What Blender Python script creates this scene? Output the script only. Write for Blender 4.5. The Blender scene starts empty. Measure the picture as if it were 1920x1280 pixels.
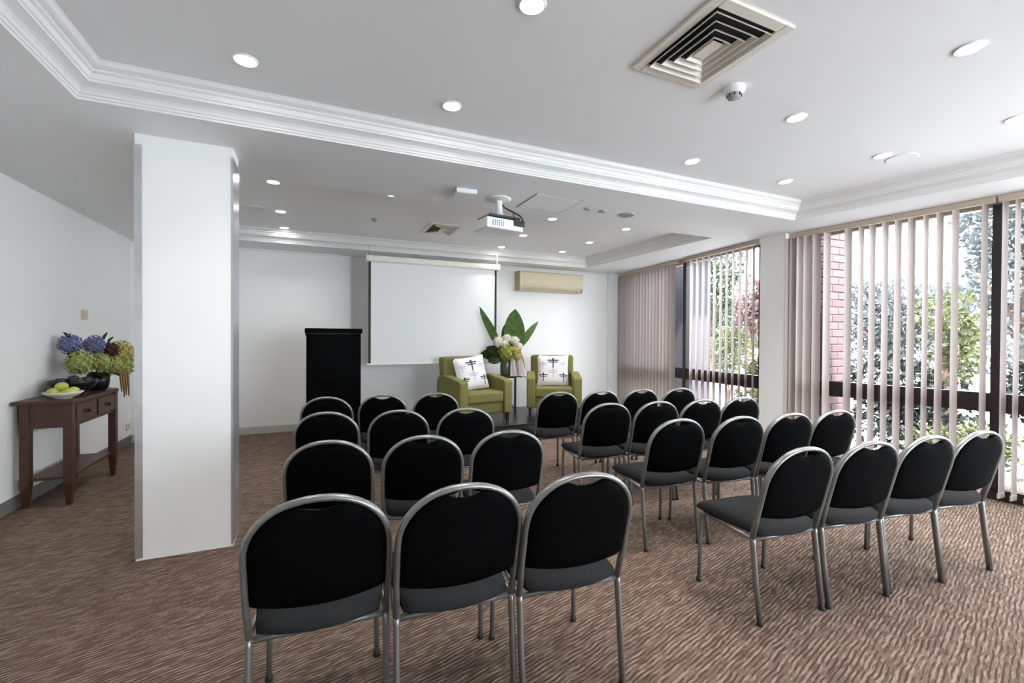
import bpy, bmesh, math, random
from math import sin, cos, pi, radians as rad
from mathutils import Vector, Matrix

random.seed(7)
C = bpy.context.scene.collection
S = bpy.context.scene

# ------------------------------------------------------------------ camera, world, lights, exposure
YAW, PITCH, ROLL, FPX, EYE = rad(23.8), rad(-.544), rad(.307), 829.18, 1.35
fw = Vector((sin(YAW) * cos(PITCH), cos(YAW) * cos(PITCH), sin(PITCH)))
rt = Vector((cos(YAW), -sin(YAW), 0))
up = rt.cross(fw)
r2 = rt * cos(ROLL) + up * sin(ROLL)
u2 = -rt * sin(ROLL) + up * cos(ROLL)
cam = bpy.data.cameras.new('camera')
cam.sensor_width = 36
cam.lens = FPX / 1920 * 36
cam.clip_start = .05
cam_o = bpy.data.objects.new('camera', cam)
C.objects.link(cam_o)
m3 = Matrix((r2, u2, -fw)).transposed()
cam_o.matrix_world = Matrix.Translation((0, 0, EYE)) @ m3.to_4x4()
S.camera = cam_o

W = bpy.data.worlds.new('sky')
S.world = W
W.use_nodes = True
bg = W.node_tree.nodes['Background']
bg.inputs[0].default_value = (.90, .95, 1, 1)
bg.inputs[1].default_value = 6.5

S.view_settings.view_transform = 'Standard'
S.view_settings.look = 'None'
S.view_settings.gamma = 1
S.view_settings.use_curve_mapping = False
S.view_settings.exposure = 1.46
try:
    S.cycles.use_denoising = True
    S.cycles.max_bounces = 10
    S.cycles.diffuse_bounces = 6
    S.cycles.transparent_max_bounces = 16
    S.cycles.sample_clamp_indirect = 6
    S.cycles.caustics_reflective = False
    S.cycles.caustics_refractive = False
except Exception:
    pass
DOWNLIGHT_W = 15.0
SPOT_COL = (1, .97, .92)


def portal(name, loc, rot, sx, sy):
    """guides the sampling of the sky through a glazed opening; gives off no light of its own"""
    l = bpy.data.lights.new(name, 'AREA')
    l.shape = 'RECTANGLE'
    l.size, l.size_y = sx, sy
    l.cycles.is_portal = True
    o = bpy.data.objects.new(name, l)
    C.objects.link(o)
    o.location, o.rotation_euler = loc, rot
    return o


portal('sky_portal', (3.48, -3.27, 1.35), (rad(90), 0, 0), 3.3, 2.5)
portal('sky_portal', (5.47, 1.02, 1.3), (rad(90), 0, rad(90 + 8.1)), 4.7, 2.6)
portal('sky_portal', (5.24, 5.25, 1.3), (rad(90), 0, rad(90 - 6.3)), 3.3, 2.6)
sun = bpy.data.lights.new('sun', 'SUN')
sun.energy, sun.angle, sun.color = 17.0, rad(4), (1, .96, .9)
sun_o = bpy.data.objects.new('sun', sun)
C.objects.link(sun_o)
sun_o.rotation_euler = Vector((.14, .55, -1)).to_track_quat('-Z', 'Y').to_euler()


# ------------------------------------------------------------------ materials
def mat(name, col, rough=.6, metal=0, spec=.5, noise=0, nscale=20, bump=0, bscale=60, coat=0):
    m = bpy.data.materials.new(name)
    m.use_nodes = True
    nt = m.node_tree
    b = nt.nodes['Principled BSDF']
    b.inputs['Roughness'].default_value = rough
    b.inputs['Metallic'].default_value = metal
    b.inputs['Specular IOR Level'].default_value = spec
    b.inputs['Coat Weight'].default_value = coat
    c = (*col, 1)
    b.inputs['Base Color'].default_value = c
    tc = nt.nodes.new('ShaderNodeTexCoord')
    if noise:
        n = nt.nodes.new('ShaderNodeTexNoise')
        n.inputs['Scale'].default_value = nscale
        n.inputs['Detail'].default_value = 4
        nt.links.new(tc.outputs['Object'], n.inputs['Vector'])
        r = nt.nodes.new('ShaderNodeValToRGB')
        r.color_ramp.elements[0].position = .3
        r.color_ramp.elements[1].position = .7
        r.color_ramp.elements[0].color = tuple(max(0, x * (1 - noise)) for x in col) + (1,)
        r.color_ramp.elements[1].color = tuple(min(1, x * (1 + noise)) for x in col) + (1,)
        nt.links.new(n.outputs['Fac'], r.inputs['Fac'])
        nt.links.new(r.outputs['Color'], b.inputs['Base Color'])
    if bump:
        n2 = nt.nodes.new('ShaderNodeTexNoise')
        n2.inputs['Scale'].default_value = bscale
        n2.inputs['Detail'].default_value = 3
        nt.links.new(tc.outputs['Object'], n2.inputs['Vector'])
        bp = nt.nodes.new('ShaderNodeBump')
        bp.inputs['Strength'].default_value = bump
        bp.inputs['Distance'].default_value = .01
        nt.links.new(n2.outputs['Fac'], bp.inputs['Height'])
        nt.links.new(bp.outputs['Normal'], b.inputs['Normal'])
    return m


def lin(r, g, b):
    f = lambda v: (v / 255 / 12.92) if v / 255 <= .04045 else ((v / 255 + .055) / 1.055) ** 2.4
    return (f(r), f(g), f(b))


def emit(name, col, s):
    m = bpy.data.materials.new(name)
    m.use_nodes = True
    nt = m.node_tree
    nt.nodes.clear()
    e = nt.nodes.new('ShaderNodeEmission')
    e.inputs[0].default_value = (*col, 1)
    e.inputs[1].default_value = s
    o = nt.nodes.new('ShaderNodeOutputMaterial')
    nt.links.new(e.outputs[0], o.inputs[0])
    return m


def glass_mat(name, tint, refl=.06):
    m = bpy.data.materials.new(name)
    m.use_nodes = True
    nt = m.node_tree
    nt.nodes.clear()
    t = nt.nodes.new('ShaderNodeBsdfTransparent')
    t.inputs[0].default_value = (*tint, 1)
    g = nt.nodes.new('ShaderNodeBsdfGlossy')
    g.inputs['Roughness'].default_value = .02
    lw = nt.nodes.new('ShaderNodeLayerWeight')
    lw.inputs['Blend'].default_value = .15
    mx = nt.nodes.new('ShaderNodeMath')
    mx.operation = 'MULTIPLY'
    mx.inputs[1].default_value = .5
    nt.links.new(lw.outputs['Fresnel'], mx.inputs[0])
    mix = nt.nodes.new('ShaderNodeMixShader')
    nt.links.new(mx.outputs[0], mix.inputs[0])
    nt.links.new(t.outputs[0], mix.inputs[1])
    nt.links.new(g.outputs[0], mix.inputs[2])
    o = nt.nodes.new('ShaderNodeOutputMaterial')
    nt.links.new(mix.outputs[0], o.inputs[0])
    return m


def thin_mat(name, col, trans, rough=.7, noise=.0, nscale=30):
    """diffuse surface that lets some light through (blind fabric, leaves)"""
    m = bpy.data.materials.new(name)
    m.use_nodes = True
    nt = m.node_tree
    nt.nodes.clear()
    d = nt.nodes.new('ShaderNodeBsdfDiffuse')
    t = nt.nodes.new('ShaderNodeBsdfTranslucent')
    for n in (d, t):
        n.inputs['Color'].default_value = (*col, 1)
    if noise:
        tc = nt.nodes.new('ShaderNodeTexCoord')
        nn = nt.nodes.new('ShaderNodeTexNoise')
        nn.inputs['Scale'].default_value = nscale
        nn.inputs['Detail'].default_value = 3
        nt.links.new(tc.outputs['Object'], nn.inputs['Vector'])
        r = nt.nodes.new('ShaderNodeValToRGB')
        r.color_ramp.elements[0].position = .32
        r.color_ramp.elements[1].position = .68
        r.color_ramp.elements[0].color = tuple(max(0, x * (1 - noise)) for x in col) + (1,)
        r.color_ramp.elements[1].color = tuple(min(1, x * (1 + noise)) for x in col) + (1,)
        nt.links.new(nn.outputs['Fac'], r.inputs['Fac'])
        for n in (d, t):
            nt.links.new(r.outputs['Color'], n.inputs['Color'])
    g = nt.nodes.new('ShaderNodeBsdfGlossy')
    g.inputs['Roughness'].default_value = .4
    mx = nt.nodes.new('ShaderNodeMixShader')
    mx.inputs[0].default_value = trans
    nt.links.new(d.outputs[0], mx.inputs[1])
    nt.links.new(t.outputs[0], mx.inputs[2])
    m2 = nt.nodes.new('ShaderNodeMixShader')
    m2.inputs[0].default_value = .03
    nt.links.new(mx.outputs[0], m2.inputs[1])
    nt.links.new(g.outputs[0], m2.inputs[2])
    o = nt.nodes.new('ShaderNodeOutputMaterial')
    nt.links.new(m2.outputs[0], o.inputs[0])
    return m


def carpet_mat():
    m = bpy.data.materials.new('carpet')
    m.use_nodes = True
    nt = m.node_tree
    N, L = nt.nodes, nt.links
    b = N['Principled BSDF']
    b.inputs['Roughness'].default_value = .95
    b.inputs['Specular IOR Level'].default_value = .12
    tc = N.new('ShaderNodeTexCoord')

    def math_(op, a, bb=None, c=None):
        n = N.new('ShaderNodeMath')
        n.operation = op
        for i, v in enumerate((a, bb, c)):
            if v is None:
                continue
            if isinstance(v, (int, float)):
                n.inputs[i].default_value = v
            else:
                L.new(v, n.inputs[i])
        return n.outputs[0]
    nz = N.new('ShaderNodeTexNoise')
    nz.inputs['Scale'].default_value = 9
    nz.inputs['Detail'].default_value = 1
    L.new(tc.outputs['Object'], nz.inputs['Vector'])
    warp = math_('MULTIPLY', math_('SUBTRACT', nz.outputs['Fac'], .5), .022)
    sx = N.new('ShaderNodeSeparateXYZ')
    L.new(tc.outputs['Object'], sx.inputs[0])
    a = rad(75)
    u = math_('ADD', math_('MULTIPLY', sx.outputs[0], sin(a)), math_('MULTIPLY', sx.outputs[1], cos(a)))
    v = math_('ADD', math_('ADD', math_('MULTIPLY', sx.outputs[0], -cos(a)), math_('MULTIPLY', sx.outputs[1], sin(a))), warp)

    def dashes(su, sv, seed, lo, hi):
        """noise drawn out along the dash direction"""
        cb = N.new('ShaderNodeCombineXYZ')
        L.new(math_('MULTIPLY', u, su), cb.inputs[0])
        L.new(math_('MULTIPLY', v, sv), cb.inputs[1])
        cb.inputs[2].default_value = seed
        n = N.new('ShaderNodeTexNoise')
        n.inputs['Scale'].default_value = 1
        n.inputs['Detail'].default_value = 1.5
        n.inputs['Roughness'].default_value = .55
        L.new(cb.outputs[0], n.inputs['Vector'])
        r = N.new('ShaderNodeMapRange')
        r.interpolation_type = 'SMOOTHSTEP'
        r.inputs['From Min'].default_value = lo
        r.inputs['From Max'].default_value = hi
        L.new(n.outputs['Fac'], r.inputs['Value'])
        return r.outputs['Result']

    def mixc(f, a_, b_):
        mx = N.new('ShaderNodeMix')
        mx.data_type = 'RGBA'
        if isinstance(f, float):
            mx.inputs['Factor'].default_value = f
        else:
            L.new(f, mx.inputs['Factor'])
        for k, c_ in (('A', a_), ('B', b_)):
            if isinstance(c_, tuple):
                mx.inputs[k].default_value = (*c_, 1)
            else:
                L.new(c_, mx.inputs[k])
        return mx.outputs['Result']
    light0 = dashes(15, 70, 1.7, .46, .58)
    dark0 = dashes(13, 92, 9.3, .54, .68)
    patch = dashes(5, 6, 4.1, .35, .65)
    line = math_('SINE', math_('MULTIPLY', v, 2 * pi / .0185))
    lm = N.new('ShaderNodeMapRange')
    lm.inputs['From Min'].default_value = -.1
    lm.inputs['From Max'].default_value = .7
    L.new(line, lm.inputs['Value'])
    brk = dashes(15, 58, 6.6, .38, .54)
    ridge = N.new('ShaderNodeMapRange')
    ridge.inputs['From Min'].default_value = .55
    ridge.inputs['From Max'].default_value = -.35
    L.new(line, ridge.inputs['Value'])
    light = math_('MULTIPLY', light0, ridge.outputs['Result'])
    dark = math_('MAXIMUM', math_('MULTIPLY', math_('MULTIPLY', lm.outputs['Result'], brk), .95), math_('MULTIPLY', dark0, .6))
    c1 = mixc(patch, lin(113, 94, 82), lin(117, 98, 87))
    c2 = mixc(light, c1, lin(148, 130, 115))
    c3 = mixc(math_('MULTIPLY', dark, .78), c2, lin(62, 45, 40))
    L.new(c3, b.inputs['Base Color'])
    bp = N.new('ShaderNodeBump')
    bp.inputs['Strength'].default_value = .35
    bp.inputs['Distance'].default_value = .006
    L.new(math_('SUBTRACT', 1.0, dark), bp.inputs['Height'])
    L.new(bp.outputs['Normal'], b.inputs['Normal'])
    return m


M = dict(
    wall=mat('wall_paint', (.87, .865, .85), .7, bump=.03, bscale=180),
    ceil=mat('ceiling_paint', (.84, .84, .85), .8, bump=.02, bscale=120),
    cornice=mat('cornice_plaster', (.78, .78, .77), .7, noise=.01, nscale=60),
    carpet=carpet_mat(),
    alu=mat('brushed_aluminium', (.72, .73, .75), .3, .85, noise=.08, nscale=8),
    skirt=mat('grey_skirting_vinyl', lin(112, 112, 108), .6, noise=.06),
    skirt_w=mat('pale_skirting', lin(196, 194, 188), .35, noise=.04),
    vinyl=mat('black_back_upholstery', (.0018, .0018, .002), .75, spec=.03, bump=.10, bscale=300),
    seat=mat('charcoal_seat_fabric', (.026, .0263, .0272), .95, spec=.06, noise=.2, nscale=220, bump=.15, bscale=350),
    pewter=mat('pewter_tube', (.25, .253, .243), .36, .7, noise=.05, nscale=15),
    rubber=mat('dark_rubber', (.02, .02, .02), .6, noise=.1),
    blind=thin_mat('blind_fabric', lin(186, 174, 169), .18, noise=.03, nscale=160),
    blind_hem=thin_mat('blind_hem', lin(212, 200, 190), .1, noise=.03),
    rail=mat('blind_rail', lin(190, 176, 160), .5, noise=.03),
    bronze=mat('bronze_frame', lin(50, 42, 42), .4, .3, noise=.08),
    glass=glass_mat('window_glass', (.93, .95, .96)),
    pole_glass=glass_mat('clear_plastic', (.9, .92, .92)),
    screen=mat('screen_fabric', (.86, .87, .87), .8, bump=.02, bscale=400),
    black=mat('black_border', (.012, .012, .013), .6, noise=.1),
    casing=mat('screen_casing', lin(236, 234, 222), .4, noise=.02),
    cream=mat('cream_plastic', lin(206, 194, 166), .45, noise=.03),
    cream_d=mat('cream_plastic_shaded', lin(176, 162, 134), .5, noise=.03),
    white=mat('white_plastic', (.80, .81, .83), .4, noise=.02),
    grey=mat('grey_plastic', (.35, .36, .37), .45, noise=.05),
    dark=mat('dark_plastic', (.03, .032, .038), .4, noise=.1),
    lens=mat('lens_glass', (.05, .06, .08), .08, .2, coat=1, noise=.05),
    vent=mat('vent_paint', lin(226, 222, 212), .5, noise=.02),
    void=mat('vent_interior', (.006, .005, .005), .9, noise=.1),
    lectern=mat('black_lectern_laminate', (.0015, .0015, .0017), .55, spec=.03, noise=.15, nscale=30),
    stage=mat('black_stage_deck', (.012, .011, .011), .28, spec=.5, noise=.2, nscale=12),
    olive=mat('olive_upholstery', lin(128, 125, 76), .85, spec=.2, noise=.08, nscale=120, bump=.12, bscale=260),
    darkwood=mat('dark_wood', lin(58, 34, 26), .45, noise=.25, nscale=14),
    console=mat('reddish_brown_wood', lin(72, 41, 30), .42, noise=.25, nscale=18),
    cushion=mat('white_cushion_linen', lin(238, 236, 238), .9, bump=.1, bscale=240),
    piping=mat('dark_cushion_back', lin(62, 58, 54), .9, noise=.1),
    ink=mat('print_ink', lin(58, 56, 70), .9, noise=.2, nscale=60),
    ink2=mat('pale_print_ink', lin(196, 194, 208), .9, noise=.1, nscale=60),
    metal_b=mat('black_metal', lin(52, 54, 56), .45, .4, noise=.08),
    vase=mat('grey_green_ceramic', lin(92, 96, 84), .3, noise=.15, nscale=20, coat=.3),
    cloth=mat('white_cloth', lin(240, 234, 232), .9, bump=.1),
    cloth2=mat('mauve_grey_cloth', lin(186, 174, 178), .9, bump=.1),
    leaf_d=thin_mat('dark_leaf', lin(44, 62, 30), .25, noise=.3, nscale=18),
    leaf=thin_mat('broad_leaf', lin(84, 112, 60), .3, noise=.25, nscale=14),
    leaf_y=thin_mat('yellow_leaf', lin(178, 186, 98), .4, noise=.3, nscale=6),
    stem=mat('plant_stem', lin(70, 84, 44), .6, noise=.2),
    fl_white=thin_mat('white_petal', lin(236, 232, 222), .2, noise=.08, nscale=50),
    fl_green=thin_mat('green_petal', lin(170, 178, 108), .2, noise=.22, nscale=60),
    fl_lime=thin_mat('lime_petal', lin(150, 152, 66), .2, noise=.25, nscale=60),
    fl_yellow=thin_mat('yellow_petal', lin(190, 178, 104), .2, noise=.2, nscale=60),
    fl_blue=thin_mat('blue_petal', lin(126, 130, 172), .2, noise=.25, nscale=60),
    fl_red=thin_mat('burgundy_petal', lin(86, 48, 46), .2, noise=.3, nscale=60),
    tassel=thin_mat('amber_tassel', lin(150, 122, 76), .2, noise=.25, nscale=80),
    blackbowl=mat('black_bowl_glaze', (.006, .007, .009), .3, spec=.3, coat=.15, noise=.1),
    whitebowl=mat('white_bowl_glaze', lin(228, 230, 214), .25, coat=.3, noise=.02),
    lemon=mat('yellow_green_skin', lin(196, 196, 92), .45, noise=.12, nscale=30, bump=.1, bscale=120),
    plum=mat('dark_plum_skin', lin(44, 38, 54), .3, noise=.25, nscale=20),
    brass=mat('dark_bronze_knob', lin(60, 54, 50), .35, .8, noise=.1),
    brick=mat('pinkish_brick', lin(78, 58, 60), .85, noise=.18, nscale=40, bump=.3, bscale=90),
    brick2=mat('darker_pinkish_brick', lin(68, 50, 52), .85, noise=.18, nscale=40, bump=.3, bscale=90),
    mortar=mat('dark_mortar', lin(52, 40, 43), .95, noise=.15),
    pale_ground=mat('bounce_ground', lin(180, 186, 192), .95, noise=.3, nscale=6, bump=.4, bscale=20),  # ground colour made pale and cool to bounce light onto the ceiling
    render=mat('grey_render', lin(64, 60, 68), .9, noise=.05),
    pale=mat('pale_weatherboard', lin(232, 232, 230), .8, noise=.03),
    bark=mat('bark', lin(92, 74, 62), .9, noise=.3, nscale=10, bump=.4, bscale=30),
    fol_hazed=thin_mat('hazed_tree_leaves', lin(76, 80, 80), .45, noise=.35, nscale=2.2),  # outdoor haze put into the grey-blue leaf colour
    fol_green=thin_mat('mid_green_leaves', lin(53, 65, 46), .45, noise=.35, nscale=3),
    fol_dark=thin_mat('dark_shrub_leaves', lin(30, 37, 33), .35, noise=.35, nscale=5),
    fol_lime=thin_mat('lime_shrub_leaves', lin(76, 80, 51), .45, noise=.4, nscale=5),
    fol_red=thin_mat('reddish_tree_leaves', lin(82, 59, 57), .45, noise=.3, nscale=4),
    blossom=thin_mat('pale_blossom', lin(246, 226, 228), .4, noise=.06, nscale=10),
    lamp=emit('lamp_glow', (1, .99, .96), 30),
)


# ------------------------------------------------------------------ mesh helpers
def merge(dst, src):
    me = bpy.data.meshes.new('t')
    src.to_mesh(me)
    src.free()
    dst.from_mesh(me)
    bpy.data.meshes.remove(me)


def box(bm, c, s, rot=None, bevel=0, seg=1):
    b = bmesh.new()
    bmesh.ops.create_cube(b, size=1)
    for v in b.verts:
        v.co = Vector((v.co.x * s[0], v.co.y * s[1], v.co.z * s[2]))
    if bevel:
        bmesh.ops.bevel(b, geom=list(b.edges), offset=bevel, segments=seg, profile=.5, affect='EDGES')
    mt = Matrix.Translation(c)
    if rot:
        mt = mt @ rot.to_4x4()
    b.transform(mt)
    merge(bm, b)
    return bm


def rz(a):
    return Matrix.Rotation(a, 3, 'Z')


def prism(bm, poly, z0, z1, bevel=0, seg=1):
    b = bmesh.new()
    vs = [b.verts.new((x, y, z0)) for x, y in poly]
    f = b.faces.new(vs)
    r = bmesh.ops.extrude_face_region(b, geom=[f])
    for v in r['geom']:
        if isinstance(v, bmesh.types.BMVert):
            v.co.z = z1
    bmesh.ops.recalc_face_normals(b, faces=b.faces)
    if bevel:
        bmesh.ops.bevel(b, geom=list(b.edges), offset=bevel, segments=seg, profile=.5, affect='EDGES')
    merge(bm, b)
    return bm


def tube(bm, path, r, seg=8, r2=None, side=None, cap=True):
    """sweep an ellipse (r along the in-plane normal, r2 along SIDE) down PATH; r may be a list"""
    pts = [Vector(p) for p in path]
    n = len(pts)
    rings = []
    sd = Vector(side) if side else None
    prev = None
    for i, p in enumerate(pts):
        t = (pts[min(i + 1, n - 1)] - pts[max(i - 1, 0)]).normalized()
        if sd is None:
            a = Vector((0, 0, 1)) if abs(t.z) < .9 else Vector((1, 0, 0))
            if prev is not None:
                a = prev
            s_ = (a - t * a.dot(t)).normalized()
            prev = s_
        else:
            s_ = (sd - t * sd.dot(t)).normalized()
        q = t.cross(s_)
        ra = r[i] if isinstance(r, (list, tuple)) else r
        rb = ra if r2 is None else r2
        rings.append([bm.verts.new(p + q * (ra * cos(2 * pi * k / seg)) + s_ * (rb * sin(2 * pi * k / seg))) for k in range(seg)])
    for i in range(n - 1):
        for k in range(seg):
            f = bm.faces.new((rings[i][k], rings[i][(k + 1) % seg], rings[i + 1][(k + 1) % seg], rings[i + 1][k]))
            f.smooth = True
    if cap:
        bm.faces.new(rings[0])
        bm.faces.new(rings[-1])
    return bm


def lathe(bm, prof, seg=24, c=(0, 0, 0), caps=True, smooth=True):
    rings = []
    for r, z in prof:
        if r < 1e-6:
            rings.append([bm.verts.new((c[0], c[1], c[2] + z))])
        else:
            rings.append([bm.verts.new((c[0] + r * cos(2 * pi * k / seg), c[1] + r * sin(2 * pi * k / seg), c[2] + z)) for k in range(seg)])
    for a, b in zip(rings, rings[1:]):
        for k in range(seg):
            k2 = (k + 1) % seg
            if len(a) == 1 and len(b) == 1:
                continue
            if len(a) == 1:
                f = bm.faces.new((a[0], b[k2], b[k]))
            elif len(b) == 1:
                f = bm.faces.new((a[k], a[k2], b[0]))
            else:
                f = bm.faces.new((a[k], a[k2], b[k2], b[k]))
            f.smooth = smooth
    return bm


def obj(name, bm, m, parent=None, loc=None, smooth=None):
    bmesh.ops.recalc_face_normals(bm, faces=bm.faces)
    me = bpy.data.meshes.new(name)
    bm.to_mesh(me)
    bm.free()
    me.materials.append(M[m] if isinstance(m, str) else m)
    if smooth is not None:
        for p in me.polygons:
            p.use_smooth = smooth
    o = bpy.data.objects.new(name, me)
    C.objects.link(o)
    if parent:
        o.parent = parent
    if loc is not None:
        o.location = loc
    return o


def nb():
    return bmesh.new()


def tag(o, label, cat, group=None, kind=None):
    o['label'] = label
    o['category'] = cat
    if group:
        o['group'] = group
    if kind:
        o['kind'] = kind
    return o


def thing(name, label, cat, loc=(0, 0, 0), rotz=0, group=None):
    o = bpy.data.objects.new(name, None)
    o.empty_display_size = .1
    C.objects.link(o)
    o.location = loc
    o.rotation_euler = (0, 0, rotz)
    return tag(o, label, cat, group)


def copy_tree(o, parent=None):
    c = o.copy()
    C.objects.link(c)
    if parent:
        c.parent = parent
    for ch in o.children:
        copy_tree(ch, c)
    return c


def struct(name, bm, m, label=None, parent=None, smooth=None):
    o = obj(name, bm, m, parent, smooth=smooth)
    if not parent:
        o['kind'] = 'structure'
        if label:
            o['label'] = label
    return o


# ------------------------------------------------------------------ room shell
ZS, ZC = 2.546, 2.70            # soffit and coffer ceilings
XL, YB, YR = -2.14, 7.0, -3.2   # side wall, back wall, wall behind the photographer
F0, F1 = (5.215, 6.83), (4.868, 3.66)     # blind track of the bay near the stage
N0, N1 = (4.94, 3.35), (5.85, -3.0)       # blind track of the other bay


def off(p, d):
    return (p[0] + d, p[1])


bm = nb()
box(bm, (2.0, 1.9, -.05), (8.6, 10.6, .1))
struct('floor', bm, 'carpet', 'brown carpet with short diagonal dashes')

bm = nb()
box(bm, (XL - .06, 1.9, 1.3), (.12, 10.5, 2.9))
struct('wall_left', bm, 'wall', 'plain white side wall behind the console table')
bm = nb()
box(bm, (-.94, YB + .06, 1.3), (2.56, .12, 2.9))
box(bm, (.40, YB + .14, 1.3), (.12, .2, 2.9))
struct('wall_back_panel', bm, 'wall', 'proud white panel of the back wall behind the lectern')
bm = nb()
box(bm, (1.45, YB + .21, 1.3), (2.4, .12, 2.9))
box(bm, (2.52, YB + .1, 1.3), (.1, .25, 2.9))
struct('wall_recess', bm, 'wall', 'recessed part of the back wall behind the projector screen')
bm = nb()
box(bm, (3.74, 6.94, 1.3), (2.48, .12, 2.9))
struct('wall_back', bm, 'wall', 'white back wall under the air conditioner')
bm = nb()
box(bm, (5.12, 6.88, 1.3), (.30, .12, 2.9))
struct('wall_pilaster', bm, 'wall', 'shallow white pilaster in the corner beside the closed blind')
bm = nb()
box(bm, (-.2, YR - .06, 1.3), (4.1, .12, 2.9))
box(bm, (5.7, YR - .06, 1.3), (1.2, .12, 2.9))
box(bm, (1.9, YR - .06, 2.62), (6.6, .12, .2))
box(bm, (1.9, YR - .06, .1), (6.6, .12, .3))
struct('wall_rear', bm, 'wall', 'white wall opposite the stage with an opening added for fill light')

# pillar between the two window bays
bm = nb()
box(bm, (5.06, 3.505, 1.29), (.40, .31, 2.60))
struct('wall_pier', bm, 'wall', 'pale grey pillar between the two window bays')

# soffit with two coffers
cof1 = [(-1.114, 2.95), (4.42, 2.95), (4.72, 1.458), (5.50, -2.5), (-1.114, -2.5)]
cof2 = [(-1.2, 6.43), (4.23, 6.43), (4.31, 3.87), (-1.2, 3.87)]
outer = [(XL - .05, YB + .25), (2.56, YB + .25), (2.56, 6.98), (5.4, 6.98), (5.05, 3.66), (5.05, 3.35), (6.05, YR - .05), (XL - .05, YR - .05)]
bm = nb()
edges = []
for poly in (outer, cof1, cof2):
    vs = [bm.verts.new((x, y, ZS)) for x, y in poly]
    for i in range(len(vs)):
        edges.append(bm.edges.new((vs[i], vs[(i + 1) % len(vs)])))
bmesh.ops.triangle_fill(bm, use_beauty=True, use_dissolve=False, edges=edges)
struct('ceiling', bm, 'ceil', 'white lower ceiling framing two shallow coffers')


def inset(poly, d):
    n = len(poly)
    cx = sum(p[0] for p in poly) / n
    cy = sum(p[1] for p in poly) / n
    out = []
    for i in range(n):
        p0, p1, p2 = Vector(poly[i - 1]), Vector(poly[i]), Vector(poly[(i + 1) % n])
        e1, e2 = (p1 - p0).normalized(), (p2 - p1).normalized()
        n1, n2 = Vector((-e1.y, e1.x)), Vector((-e2.y, e2.x))
        if n1.dot(Vector((cx, cy)) - p1) < 0:
            n1, n2 = -n1, -n2
        b = (n1 + n2).normalized()
        k = d / max(.2, b.dot(n1))
        out.append((p1.x + b.x * k, p1.y + b.y * k))
    return out


PROF = [(0, 0), (0, .010), (.008, .014), (.008, .024), (.016, .028), (.022, .040), (.034, .052), (.050, .060), (.066, .066), (.074, .068),
        (.074, .078), (.082, .082), (.088, .104), (.100, .112), (.100, .122), (.112, .126), (.126, .134), (.134, .146), (.142, .154)]
for i, poly in enumerate((cof1, cof2)):
    bm = nb()
    rings = []
    for d, z in PROF:
        rings.append([bm.verts.new((x, y, ZS + z)) for x, y in inset(poly, d)])
    n = len(poly)
    for a, b in zip(rings, rings[1:]):
        for k in range(n):
            bm.faces.new((a[k], a[(k + 1) % n], b[(k + 1) % n], b[k]))
    struct('trim_%d' % (i + 1), bm, 'cornice', ['moulded plaster cornice around the coffer over the chairs', 'moulded plaster cornice around the coffer over the stage'][i])
    bm = nb()
    bm.faces.new([bm.verts.new((x, y, ZC)) for x, y in inset(poly, .142)])
    struct('ceiling_coffer_%d' % (i + 1), bm, 'ceil', ['raised ceiling field of the coffer over the chairs', 'raised ceiling field of the coffer over the stage'][i])

# small cove where the back wall meets the ceiling
bm = nb()
for x0, x1, y in ((XL, .34, YB), (.46, 2.47, YB + .15), (2.5, 4.97, 6.88), (4.97, 5.27, 6.82)):
    box(bm, ((x0 + x1) / 2, y - .012, ZS - .012), (x1 - x0, .024, .024))
struct('trim_3', bm, 'cornice', 'narrow cove strip along the top of the back wall')

bm = nb()
box(bm, (XL + .007, 1.9, .05), (.014, 10.2, .10))
struct('baseboard_left', bm, 'skirt', 'dark grey skirting along the side wall')
bm = nb()
box(bm, (-.93, YB - .008, .05), (2.42, .016, .10))
box(bm, (1.45, YB + .142, .05), (2.0, .016, .10))
box(bm, (3.75, 6.872, .05), (2.44, .016, .10))
struct('baseboard_back', bm, 'skirt_w', 'pale glossy skirting along the back wall')

# freestanding column
col = bpy.data.objects.new('wall_column', None)
C.objects.link(col)
col['kind'] = 'structure'
col['label'] = 'square white column with metal corner strips'
cx0, cx1, cy0, cy1 = -.990, -.492, 3.31, 3.53
bm = nb()
box(bm, ((cx0 + cx1) / 2, (cy0 + cy1) / 2, ZS / 2), (cx1 - cx0, cy1 - cy0, ZS))
struct('panel', bm, 'wall', parent=col)
for sx, sy, x, y in ((1, 1, cx0, cy0), (-1, 1, cx1, cy0)):
    bm = nb()
    if sx > 0:
        box(bm, (x + .016, y - .0015, 1.25), (.038, .003, 2.47))
        box(bm, (x - .0015, y + .02, 1.25), (.003, .04, 2.47))
    else:
        box(bm, (x - .003, y - .0015, 1.25), (.012, .003, 2.47))
        box(bm, (x + .0015, y + .11, 1.25), (.003, .222, 2.47))
    o = struct('corner_strip', bm, 'alu', parent=col)
    o['label'] = 'brushed metal corner strip'


# ------------------------------------------------------------------ windows
def bar(bm, p, q, z0, z1, depth, w=0):
    """upright slab between plan points p and q"""
    p, q = Vector(p), Vector(q)
    d = q - p
    a = math.atan2(d.y, d.x)
    c = (p + q) / 2
    box(bm, (c.x, c.y, (z0 + z1) / 2), (d.length + w, depth, z1 - z0), rz(a))


def lerp(p, q, t):
    return (p[0] + (q[0] - p[0]) * t, p[1] + (q[1] - p[1]) * t)


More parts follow.
